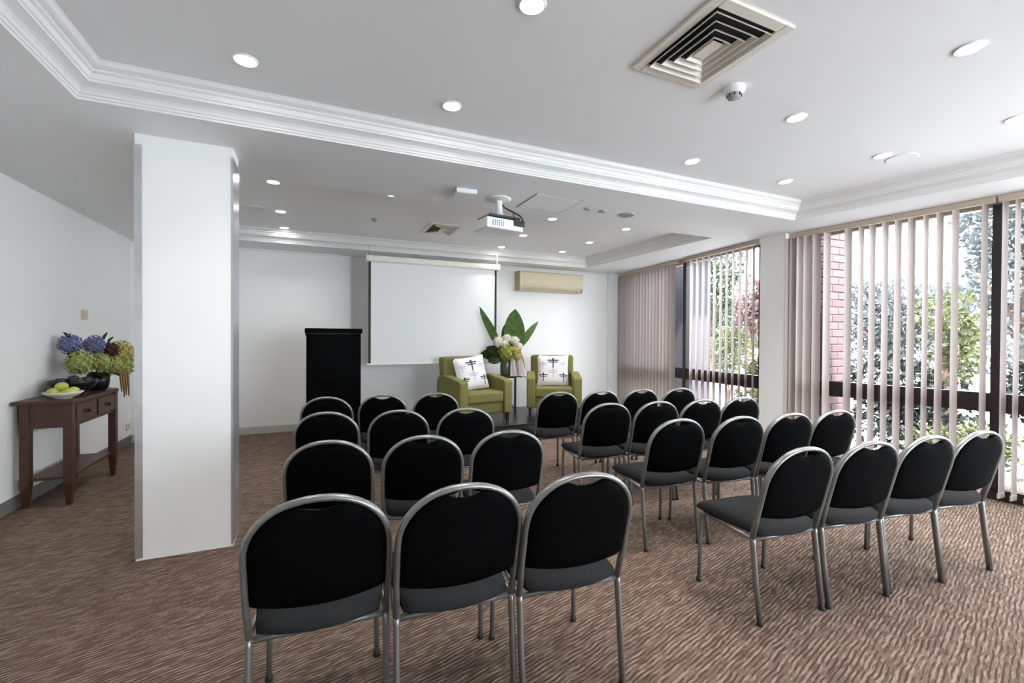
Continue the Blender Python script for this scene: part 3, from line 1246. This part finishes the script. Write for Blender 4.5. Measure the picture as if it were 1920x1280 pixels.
# pale cloth hanging from the table edge
t = thing('draped_cloth', 'white folded cloth draped on the pedestal table beside the vase', 'cloth', (TX, TY, VZ))
for i, (x, m, w, h) in enumerate(((.065, 'cloth', .055, .29), (.125, 'cloth2', .04, .35), (.185, 'cloth', .065, .28))):
    bm = nb()
    n = 8
    rows = []
    for j in range(n + 1):
        tt = j / n
        ww = w * (.25 + .75 * tt ** .8)
        row = []
        for k in range(5):
            xx = (k / 4 - .5) * 2 * ww
            yy = -.19 + .016 * math.sin(k * 1.7 + i) * tt
            row.append(bm.verts.new(P(x - .03 * (1 - tt) + xx, yy, h * (1 - tt) + .002)))
        rows.append(row)
    for r0, r1 in zip(rows, rows[1:]):
        for k in range(4):
            f = bm.faces.new((r0[k], r0[k + 1], r1[k + 1], r1[k]))
            f.smooth = True
    bmesh.ops.solidify(bm, geom=list(bm.faces), thickness=.006)
    obj('fold', bm, m, t)

# ------------------------------------------------------------------ console table and what stands on it
CT = .835
t = thing('console_table', 'reddish brown wooden console table with two drawers along the side wall', 'console table', (-1.95, 5.05, 0))
bm = nb()
b = nb()
prism(b, [(-.18, -.45), (.185, -.45), (.185, .43), (-.18, .86)], CT - .028, CT, .004, 2)
merge(bm, b)
obj('table_top', bm, 'console', t)
bm = nb()
box(bm, (.0, -.395, .71), (.23, .02, .19))
box(bm, (-.125, .0, .71), (.02, .80, .19))
box(bm, (.155, .0, .71), (.016, .80, .19))
obj('apron', bm, 'console', t)
for yy in (-.19, .20):
    bm = nb()
    box(bm, (.168, yy, .715), (.016, .345, .145), bevel=.003)
    d = obj('drawer', bm, 'console', t)
    bm = nb()
    b = nb()
    lathe(b, [(.006, 0), (.006, .012), (.017, .016), (.017, .024), (0, .028)], 12)
    b.transform(Matrix.Translation((.176, yy, .715)) @ Matrix.Rotation(rad(90), 4, 'Y'))
    merge(bm, b)
    obj('knob', bm, 'brass', d)
    bm = nb()
    box(bm, (.177, yy, .715), (.003, .055, .045), bevel=.001)
    obj('knob_plate', bm, 'brass', d)
for x, y in ((-.12, -.385), (.145, -.41), (.15, .40), (-.12, .36)):
    bm = nb()
    b = nb()
    for z0, z1, w0, w1 in ((0, .18, .030, .056), (.18, CT - .028, .056, .056)):
        vs = [b.verts.new((x + sx * w0 / 2, y + sy * w0 / 2, z0)) for sx, sy in ((-1, -1), (1, -1), (1, 1), (-1, 1))]
        ws = [b.verts.new((x + sx * w1 / 2, y + sy * w1 / 2, z1)) for sx, sy in ((-1, -1), (1, -1), (1, 1), (-1, 1))]
        b.faces.new(vs)
        b.faces.new(ws)
        for k in range(4):
            b.faces.new((vs[k], vs[(k + 1) % 4], ws[(k + 1) % 4], ws[k]))
    merge(bm, b)
    obj('leg', bm, 'console', t)
bm = nb()
box(bm, (.01, -.0, .215), (.27, .80, .022), bevel=.003)
obj('lower_shelf', bm, 'console', t)


def bowl(name, label, loc, r, h, m, foot=.45):
    bm = nb()
    lathe(bm, [(0, 0), (r * foot, 0), (r * foot, .008), (r * .72, h * .35), (r * .93, h * .75), (r, h), (r * .97, h), (r * .88, h * .74), (r * .66, h * .4), (r * .3, .02), (0, .018)], 28)
    return tag(obj(name, bm, m, loc=loc), label, 'bowl')


bowl('fruit_bowl', 'shallow white bowl of yellow-green fruit at the table corner', (-1.885, 4.755, CT), .125, .055, 'whitebowl')
lem = None
for i, (dx, dy, dz, a) in enumerate(((-.055, -.03, .062, .4), (.05, -.045, .060, 1.9), (.04, .05, .062, 2.7), (-.02, .02, .105, 1.2))):
    bm = nb()
    b = nb()
    lathe(b, [(0, -.052), (.008, -.048), (.024, -.036), (.036, -.012), (.037, .010), (.026, .034), (.010, .046), (.005, .054), (0, .055)], 14)
    b.transform(Matrix.Rotation(a, 4, 'Z') @ Matrix.Rotation(rad(80), 4, 'X'))
    merge(bm, b)
    o = obj('lemon', bm, 'lemon', loc=(-1.885 + dx, 4.755 + dy, CT + dz - .012))
    tag(o, ['yellow-green lemon in the white bowl on the wall side', 'yellow-green lemon at the rim of the white bowl facing the chairs', 'yellow-green lemon in the white bowl on the black bowl side', 'yellow-green lemon on top of the others in the white bowl'][i], 'fruit', 'lemons in the white bowl')
bowl('dark_bowl', 'deep black bowl holding dark plums on the console table', (-1.93, 5.04, CT), .165, .125, 'blackbowl', .4)
for i, (dx, dy, dz, r_) in enumerate(((-.065, -.06, .108, .045), (.05, -.075, .108, .046), (.07, .04, .108, .045), (-.03, .06, .106, .045), (.0, -.01, .128, .042))):
    bm = nb()
    b = nb()
    bmesh.ops.create_uvsphere(b, u_segments=16, v_segments=10, radius=r_)
    for v in b.verts:
        rr = math.hypot(v.co.x, v.co.y) / r_
        v.co.z -= (.012 if v.co.z > 0 else -.006) * max(0, 1 - rr * 2.2)
    merge(bm, b)
    o = obj('plum', bm, 'plum', loc=(-1.93 + dx, 5.04 + dy, CT + dz), smooth=True)
    tag(o, ['dark plum by the wall in the black bowl', 'dark plum at the rim of the black bowl over the lemons', 'dark plum in the black bowl on the room side', 'dark plum in the black bowl beneath the green hydrangea', 'dark plum on top of the others in the black bowl'][i], 'fruit', 'plums in the black bowl')

t = thing('hydrangea_vase', 'dark vase of blue, green and burgundy hydrangeas on the console table', 'flower vase', (-1.885, 5.37, CT))
t.scale = (.94, .9, 1.0)
bm = nb()
lathe(bm, [(0, 0), (.06, 0), (.085, .03), (.095, .09), (.08, .15), (.065, .17), (.06, .17), (.07, .10), (.05, .03), (0, .02)], 20)
obj('vase', bm, 'blackbowl', t)
for c, r_, m, nm in (
        ((-.14, -.18, .43), .085, 'fl_blue', 'blue_hydrangea'), ((.0, -.08, .42), .085, 'fl_blue', 'blue_hydrangea'),
        ((.08, .04, .37), .075, 'fl_red', 'burgundy_hydrangea'), ((-.10, -.20, .33), .05, 'fl_red', 'burgundy_hydrangea'),
        ((-.03, -.27, .27), .105, 'fl_green', 'green_hydrangea'), ((.07, -.13, .26), .085, 'fl_green', 'green_hydrangea'),
        ((.12, .0, .23), .085, 'fl_green', 'green_hydrangea'), ((.12, .17, .34), .115, 'fl_yellow', 'yellow_hydrangea'),
        ((.13, .22, .22), .10, 'fl_green', 'green_hydrangea')):
    bm = nb()
    floret_ball(bm, c, r_, 60, rnd, .36, 1)
    obj(nm, bm, m, t)
for k, (base, d, L, w) in enumerate((((.08, .28, .22), (.35, .9, -.05), .17, .05), ((.08, .25, .20), (.2, .75, -.55), .17, .055), ((.08, .27, .33), (.2, .9, .1), .12, .04),
                                     ((.0, -.04, .16), (.7, -.5, -.1), .16, .06), ((.03, .1, .15), (.9, .2, -.1), .14, .06), ((-.14, -.18, .46), (-.2, -.3, .9), .10, .03),
                                     ((.04, .02, .46), (.1, .1, .9), .09, .03), ((.05, .1, .44), (.3, .3, .8), .08, .03))):
    bm = nb()
    leaf_blade(bm, base, d, L, w, .25, 6)
    obj('leaf', bm, 'leaf_d', t)
for k in range(8):
    bm = nb()
    x, y = .15 + .012 * (k % 3), .06 + .022 * k
    pts = [(x - .03, y, .20), (x + .01, y + .003 * k, .15), (x + .018, y, .05), (x + .02, y + .004, -.03 - .02 * (k % 4))]
    tube(bm, pts, [.006, .011, .011, .005], 6)
    obj('amber_tassel', bm, 'tassel', t)
bm = nb()
for a in range(6):
    tube(bm, [(.02 * cos(a), .02 * sin(a), .04), (.05 * cos(a), .05 * sin(a), .18), (.1 * cos(a), .12 * sin(a), .3)], .004, 5)
obj('stems', bm, 'stem', t)

t = thing('light_switch', 'cream light switch on the side wall above the flowers', 'light switch', (XL, 5.80, 1.553))
bm = nb()
box(bm, (.005, 0, 0), (.010, .115, .10), bevel=.003)
obj('plate', bm, 'cream', t)
bm = nb()
box(bm, (.012, .0, .0), (.008, .05, .035), Matrix.Rotation(rad(8), 3, 'Y'), bevel=.002)
obj('rocker', bm, 'cream', t)
t = thing('power_socket', 'pale power socket low on the side wall beside the column', 'power socket', (XL, 6.90, .22))
bm = nb()
box(bm, (.005, 0, 0), (.010, .115, .075), bevel=.003)
obj('plate', bm, 'cream', t)
bm = nb()
for sy in (-1, 1):
    box(bm, (.011, sy * .03, 0), (.004, .022, .026))
obj('outlet', bm, 'white', t)


# ------------------------------------------------------------------ stacking chairs
def make_chair():
    t = thing('stacking_chair', 'x', 'chair', (0, 0, 0), 0, 'black stacking chairs set out in rows')
    W2, KY, KZ, TZ_, TY_ = .204, .045, .39, .835, -.070
    lean = (TY_ - KY) / (TZ_ - KZ)
    yy = lambda z: KY + (z - KZ) * lean
    a0 = .655
    WK = .200

    # hoop
    pts = [(-WK, KY, KZ), (-W2, yy(.5), .5), (-W2, yy(.6), .6)]
    n = 18
    for i in range(n + 1):
        a = pi - pi * i / n
        x = W2 * (abs(cos(a)) ** .92) * (1 if cos(a) > 0 else -1)
        z = a0 + (TZ_ - a0) * (sin(a) ** .92 if sin(a) > 0 else 0)
        pts.append((x, yy(z), z))
    pts += [(W2, yy(.6), .6), (W2, yy(.5), .5), (WK, KY, KZ)]
    bm = nb()
    tube(bm, pts, .0105, 10, .0155, (0, 1, .0))
    obj('back_frame', bm, 'pewter', t)
    # upholstered back: bowed panel with a hand-hold notch at the top
    bm = nb()
    nx, nz = 20, 12
    wi = W2 - .009
    zb = .505

    def top(x):
        q = max(0, 1 - (abs(x) / wi) ** (1 / .92 * 2))
        z = a0 + (TZ_ - .006 - a0) * q ** .46
        z -= .030 * max(0, 1 - (x / .066) ** 2) ** .7
        return z

    def bot(x):
        return zb - .014 * (1 - (x / wi) ** 2)
    for side in (0, 1):
        g = []
        for i in range(nx + 1):
            u = -1 + 2 * i / nx
            x = wi * sin(u * pi / 2) * .999
            row = []
            for j in range(nz + 1):
                v = j / nz
                z = bot(x) + (top(x) - bot(x)) * v
                bow = -.030 * (1 - (x / wi) ** 2)
                edge = min(1, (1 - abs(x) / wi) * 9) ** .5 if abs(x) < wi else 0
                ev = min(1, v * 10, (1 - v) * 10 + .0)
                th = .017 * max(.12, edge) * max(.15, ev) ** .5
                y = yy(z) + bow * (1 - .6 * v) + (th if side else -th)
                row.append(bm.verts.new((x, y, z)))
            g.append(row)
        for i in range(nx):
            for j in range(nz):
                f = bm.faces.new((g[i][j], g[i + 1][j], g[i + 1][j + 1], g[i][j + 1]))
                f.smooth = True
        if side == 0:
            g0 = g
        else:
            for i in range(nx):
                for j in (0, nz):
                    f = bm.faces.new((g0[i][j], g0[i + 1][j], g[i + 1][j], g[i][j]))
            for j in range(nz):
                for i in (0, nx):
                    bm.faces.new((g0[i][j], g0[i][j + 1], g[i][j + 1], g[i][j]))
    obj('backrest', bm, 'vinyl', t)
    # seat pad
    bm = nb()
    out = []
    for i in range(11):
        u = -1 + 2 * i / 10
        out.append((.180 * u, .030 - .042 * (1 - u * u)))
    out += [(.199, .16), (.208, .30), (.208, .40), (.199, .425), (.178, .442), (.09, .452), (-.09, .452), (-.178, .442), (-.199, .425), (-.208, .40), (-.208, .30), (-.199, .16)]
    cxy = Vector((0, .22))
    levels = [(.94, .402), (.99, .408), (1.0, .420), (.985, .436), (.93, .449), (.82, .457), (.55, .462), (.25, .464)]
    rings = []
    for k, z in levels:
        ring = []
        for x, y in out:
            p = cxy + (Vector((x, y)) - cxy) * k
            zz = z - (.020 * max(0, (y - .36) / .09) if z > .415 else 0)
            ring.append(bm.verts.new((p.x, p.y, zz)))
        rings.append(ring)
    n = len(out)
    for a, b in zip(rings, rings[1:]):
        for k in range(n):
            f = bm.faces.new((a[k], a[(k + 1) % n], b[(k + 1) % n], b[k]))
            f.smooth = True
    bm.faces.new(rings[0])
    bm.faces.new(rings[-1])
    obj('seat', bm, 'seat', t)
    # legs
    for sx in (-1, 1):
        bm = nb()
        tube(bm, [(sx * .198, -.002, .012), (sx * .201, .022, .2), (sx * WK, KY - .004, KZ - .02), (sx * WK, KY, KZ + .01)], .0105, 10, .0155, (0, 1, 0))
        l = obj('leg', bm, 'pewter', t)
        bm = nb()
        lathe(bm, [(0, 0), (.0135, 0), (.0135, .018), (.011, .024)], 10, (sx * .198, -.002, 0))
        obj('foot_cap', bm, 'rubber', l)
        bm = nb()
        tube(bm, [(sx * .196, .402, .012), (sx * .193, .396, .25), (sx * .191, .390, .37), (sx * .190, .378, .386), (sx * .190, .36, .392)], .0105, 10)
        l = obj('leg', bm, 'pewter', t)
        bm = nb()
        lathe(bm, [(0, 0), (.0135, 0), (.0135, .018), (.011, .024)], 10, (sx * .196, .402, 0))
        obj('foot_cap', bm, 'rubber', l)
    bm = nb()
    for sx in (-1, 1):
        tube(bm, [(sx * .190, .37, .392), (sx * .196, .20, .392), (sx * .203, .05, .390)], .0095, 8)
    tube(bm, [(-.20, .046, .385), (.20, .046, .385)], .010, 8)
    tube(bm, [(-.19, .36, .388), (.19, .36, .388)], .009, 8)
    obj('seat_frame', bm, 'pewter', t)
    return t


A7 = rad(7)
chair_rows = [
    ('last row', 'column-side', [(.010, 1.530, 3), (.450, 1.458, 3), (.884, 1.405, 5)]),
    ('last row', 'window-side', [(2.106, 1.402, 5.6), (2.546, 1.349, 8.3), (2.984, 1.303, 8.4), (3.416, 1.258, 8)]),
    ('third row from the stage', 'column-side', [(.061, 2.400, 8), (.517, 2.332, 8), (.974, 2.279, 7.4)]),
    ('third row from the stage', 'window-side', [(2.104, 2.184, 6.8), (2.551, 2.101, 7.1), (2.987, 2.054, 7), (3.418, 2.019, 7)]),
    ('second row from the stage', 'column-side', [(.068, 3.284, 8.9), (.532, 3.185, 9), (.994, 3.097, 9)]),
    ('second row from the stage', 'window-side', [(2.095, 2.908, 7.4), (2.529, 2.846, 7), (2.957, 2.792, 7), (3.391, 2.766, 7)]),
    ('front row by the stage', 'column-side', [(.084, 4.086, 9), (.542, 4.077, 9.2), (1.006, 4.021, 9.1)]),
    ('front row by the stage', 'window-side', [(2.086, 3.675, 5.8), (2.523, 3.615, 6), (2.964, 3.563, 6.1), (3.401, 3.5, 6)])]
proto = make_chair()
first = True
for rowname, block, tops in chair_rows:
    n = len(tops)
    if block == 'column-side':
        seats = ['outer seat towards the column', 'middle seat', 'aisle seat']
    else:
        seats = ['aisle seat', 'second seat from the aisle', 'third seat from the aisle', 'end seat by the window']
    for (x, y, head), st in zip(tops, seats):
        o = proto if first else copy_tree(proto)
        first = False
        h = rad(head)
        o.location = (x, y, 0)
        o.rotation_euler = (0, 0, -h)
        k = 1.03 if (rowname, block) == ('last row', 'column-side') else 1
        o.scale = (k, k, k)
        o['label'] = 'black padded stacking chair, %s, %s block, %s' % (rowname, block, st)
        o['group'] = 'black stacking chairs, %s, %s block' % (rowname, block)

# ------------------------------------------------------------------ outdoors, seen through the glass
bm = nb()
box(bm, (19, 2, -.16), (27, 44, .1))
struct('ground', bm, 'pale_ground', 'garden ground outside the windows, paled to bounce light indoors')
bm = nb()
box(bm, (5.75, 4.4, -.10), (1.2, 2.6, .04))  # reflector strip added to throw sunlight up onto the soffit
struct('path', bm, 'pale', 'added pale strip bouncing sunlight into the bay near the stage')

# brick pier
t = thing('brick_pier', 'pinkish brick pier outside the glass next to the pale pillar', 'brick pier', (5.50, 3.36, -.1))
bm = nb()
box(bm, (0, 0, 1.45), (.335, .345, 2.9))
obj('mortar_core', bm, 'mortar', t)
def brick_mesh(l, m):
    b = nb()
    box(b, (0, 0, 0), (l, .105, .074), bevel=.004)
    bmesh.ops.recalc_face_normals(b, faces=b.faces)
    me = bpy.data.meshes.new('brick')
    b.to_mesh(me)
    b.free()
    me.materials.append(M[m])
    return me


BR = {(l, m): brick_mesh(l, m) for l in (.225, .108) for m in ('brick', 'brick2')}
for c in range(33):
    z = .045 + c * .0865
    even = c % 2 == 0
    # two faces are seen from the room: towards the photographer (-Y) and towards the window (-X)
    for face in (0, 1, 2):
        lay = [(-.061, .225), (.117, .108)] if even == (face == 0) else [(-.117, .108), (.061, .225)]
        for px, l in lay:
            o = bpy.data.objects.new('brick', BR[(l, random.choice(('brick', 'brick', 'brick2')))])
            C.objects.link(o)
            o.parent = t
            jt = random.uniform(-.002, .002)
            if face == 0:
                o.location = (px, -.125 + jt, z)
            elif face == 1:
                o.location = (-.122 + jt, px, z)
                o.rotation_euler = (0, 0, pi / 2)
            else:
                o.location = (.122 + jt, px, z)
                o.rotation_euler = (0, 0, pi / 2)

bm = nb()
box(bm, (6.05, 6.7, 1.35), (.6, 1.9, 2.9))
struct('wall_outside', bm, 'render', 'plain grey rendered outer wall beyond the closed blind')
bm = nb()
box(bm, (5.85, 6.45, 2.86), (1.1, 2.6, .10))  # slab added out of view to darken the closed blind
struct('sky_block_slab', bm, 'render', 'added unseen slab keeping sky light off the closed blind')

# pale weatherboard building across the garden
t = thing('garden_building', 'pale weatherboard building across the garden, behind the half-open blind', 'building', (15.5, 14.0, -.1), rad(-40))
bm = nb()
box(bm, (0, 0, 1.3), (7, 3, 2.6))
obj('wall', bm, 'pale', t)
for k in range(10):
    bm = nb()
    box(bm, (0, -1.52, .16 + .26 * k), (7.04, .03, .24), Matrix.Rotation(rad(4), 3, 'X'))
    obj('plank', bm, 'pale', t)
bm = nb()
prism(bm, [(-3.8, -1.9), (3.8, -1.9), (3.8, 1.9), (-3.8, 1.9)], 2.6, 2.75)
obj('roof', bm, 'render', t)
for x in (-1.7, 1.3):
    bm = nb()
    box(bm, (x, -1.56, 1.45), (1.1, .05, .9))
    f = obj('window', bm, 'white', t)
    bm = nb()
    box(bm, (x, -1.592, 1.45), (.95, .02, .75))
    obj('pane', bm, 'lens', f)

# low white garden wall
t = thing('garden_wall', 'low white garden wall among the shrubs outside', 'wall', (9.6, 3.2, -.1), rad(-75))
bm = nb()
box(bm, (0, 0, .42), (5.0, .16, .84))
obj('wall_body', bm, 'pale', t)
bm = nb()
box(bm, (0, 0, .87), (5.04, .24, .06), bevel=.01)
obj('coping', bm, 'pale', t)


def foliage(rnd, n, rx, ry, rz_, size, cz, blobs=9, z0=None):
    """many small folded leaves on overlapping lumps"""
    bm = nb()
    lumps = []
    for i in range(blobs):
        a = rnd.uniform(0, 2 * pi)
        q = rnd.uniform(0, .75)
        lumps.append((Vector((rx * q * cos(a), ry * q * sin(a), cz + rz_ * rnd.uniform(-.7, .75))), rnd.uniform(.35, .6)))
    for i in range(n):
        c, k = rnd.choice(lumps)
        v = Vector((rnd.gauss(0, 1), rnd.gauss(0, 1), rnd.gauss(0, 1))).normalized()
        rr = rnd.uniform(.72, 1.05)
        p = c + Vector((v.x * rx, v.y * ry, v.z * rz_)) * (k * rr)
        if z0 is not None and p.z < z0:
            continue
        d = (v + Vector((rnd.uniform(-1, 1), rnd.uniform(-1, 1), rnd.uniform(-1, 1))) * .9).normalized()
        s = d.cross(Vector((rnd.uniform(-1, 1), rnd.uniform(-1, 1), rnd.uniform(-1, 1)))).normalized()
        L = size * rnd.uniform(.7, 1.3)
        w = L * .32
        nrm = s.cross(d)
        a = bm.verts.new(p)
        b = bm.verts.new(p + d * L * .5 + s * w + nrm * w * .3)
        c2 = bm.verts.new(p + d * L)
        e = bm.verts.new(p + d * L * .5 - s * w + nrm * w * .3)
        bm.faces.new((a, b, c2))
        bm.faces.new((a, c2, e))
    return bm


def tree(name, label, loc, h, crown, m, n, size, seed, cat='tree', group=None, trunk=True, flowers=0):
    rn = random.Random(seed)
    t = thing(name, label, cat, loc, rn.uniform(0, 3), group)
    rx, ry, rz_ = crown
    obj('crown', foliage(rn, n, rx, ry, rz_, size, h, 10, .02), m, t)
    bm = nb()
    if trunk:
        tube(bm, [(0, 0, 0), (.05, .03, h * .4), (.0, .08, h * .75), (.05, .05, h)], [.16, .12, .09, .04], 8)
        for k in range(5):
            a = k * 1.3
            tube(bm, [(.02, .05, h * (.45 + .06 * k)), (rx * .3 * cos(a), ry * .3 * sin(a), h * (.7 + .05 * k)), (rx * .6 * cos(a), ry * .6 * sin(a), h * (.9 + .04 * k))], [.05, .035, .015], 6)
        obj('trunk', bm, 'bark', t)
    else:
        for k in range(6):
            a = k * 1.05
            tube(bm, [(0, 0, 0), (rx * .25 * cos(a), ry * .25 * sin(a), h * .6), (rx * .5 * cos(a), ry * .5 * sin(a), h * 1.1)], [.02, .014, .006], 5)
        obj('branches', bm, 'bark', t)
    if flowers:
        bm = nb()
        for k in range(flowers):
            a = rn.uniform(0, 2 * pi)
            b_ = rn.uniform(-.4, 1.2)
            p = Vector((rx * .85 * cos(a) * cos(b_), ry * .85 * sin(a) * cos(b_), h + rz_ * .9 * sin(b_)))
            for q in range(5):
                a2 = q * 2 * pi / 5
                c0 = bm.verts.new(p)
                s_ = .055
                v1 = bm.verts.new(p + Vector((s_ * cos(a2), s_ * sin(a2), .02)))
                v2 = bm.verts.new(p + Vector((s_ * cos(a2 + .9), s_ * sin(a2 + .9), .03)))
                bm.faces.new((c0, v1, v2))
        obj('blossoms', bm, 'blossom', t)
    return t


tree('garden_tree', 'haze-tinted tree filling the view through the open blind slats', (14.0, 6.6, -.1), 2.0, (1.9, 1.9, 1.5), 'fol_hazed', 9000, .12, 11)
tree('garden_tree', 'tall haze-tinted tree beside the dark full-height mullion', (12.0, 3.6, -.1), 2.9, (1.9, 1.7, 2.1), 'fol_hazed', 11000, .11, 12)
tree('garden_tree', 'young yellow-green tree in the widest gap of the open blind', (8.55, 3.32, -.1), 1.4, (.42, .42, .65), 'fol_lime', 1000, .09, 16)
tree('garden_tree', 'slim reddish tree behind the half-open blind', (10.2, 7.9, -.1), 2.0, (.6, .6, .9), 'fol_red', 1500, .12, 13)
tree('garden_tree', 'dark green tree behind the half-open blind slats', (12.5, 11.2, -.1), 2.8, (1.2, 1.2, 1.9), 'fol_green', 3500, .16, 14)
tree('garden_tree', 'grey-green tree past the last slats at the photo edge', (10.4, -1.2, -.1), 2.6, (1.5, 1.5, 2.0), 'fol_green', 4500, .15, 15)
sg = 'shrubs outside the windows'
for i, (x, y, h, cr_, m, n, sz, fl, lab) in enumerate((
        (7.35, 3.3, .55, (.75, .75, .6), 'fol_dark', 3000, .085, 0, 'dark shrub outside right behind the brick pier'),
        (7.85, 2.0, .65, (.8, .8, .65), 'fol_dark', 3200, .085, 26, 'dark shrub with white specks outside the widest slat gap'),
        (6.6, 2.55, .22, (.55, .6, .32), 'fol_lime', 1800, .075, 0, 'lime-green shrub under the window rail between open slats'),
        (6.55, 1.65, .22, (.55, .5, .34), 'fol_lime', 1700, .075, 0, 'lime-green shrub low beside the dark full-height mullion'),
        (7.05, .55, .35, (.6, .6, .45), 'fol_lime', 1700, .08, 0, 'yellow-green shrub past the last slats at the photo edge'),
        (7.4, 5.5, .85, (.55, .6, .45), 'fol_lime', 2000, .08, 46, 'blossoming pale shrub behind the half-open blind'),
        (8.2, 6.9, 1.15, (.5, .5, .45), 'fol_lime', 1500, .08, 0, 'yellowish shrub behind the middle of the half-open blind'),
        (6.3, 4.75, .32, (.5, .55, .40), 'fol_lime', 1700, .075, 30, 'low flowering shrub under the window rail near the pale pillar'))):
    tree('garden_shrub', lab, (x, y, -.1), h, tuple(c * .86 for c in cr_[:2]) + (cr_[2],), m, n, sz, 40 + i, 'shrub', sg, False, fl)
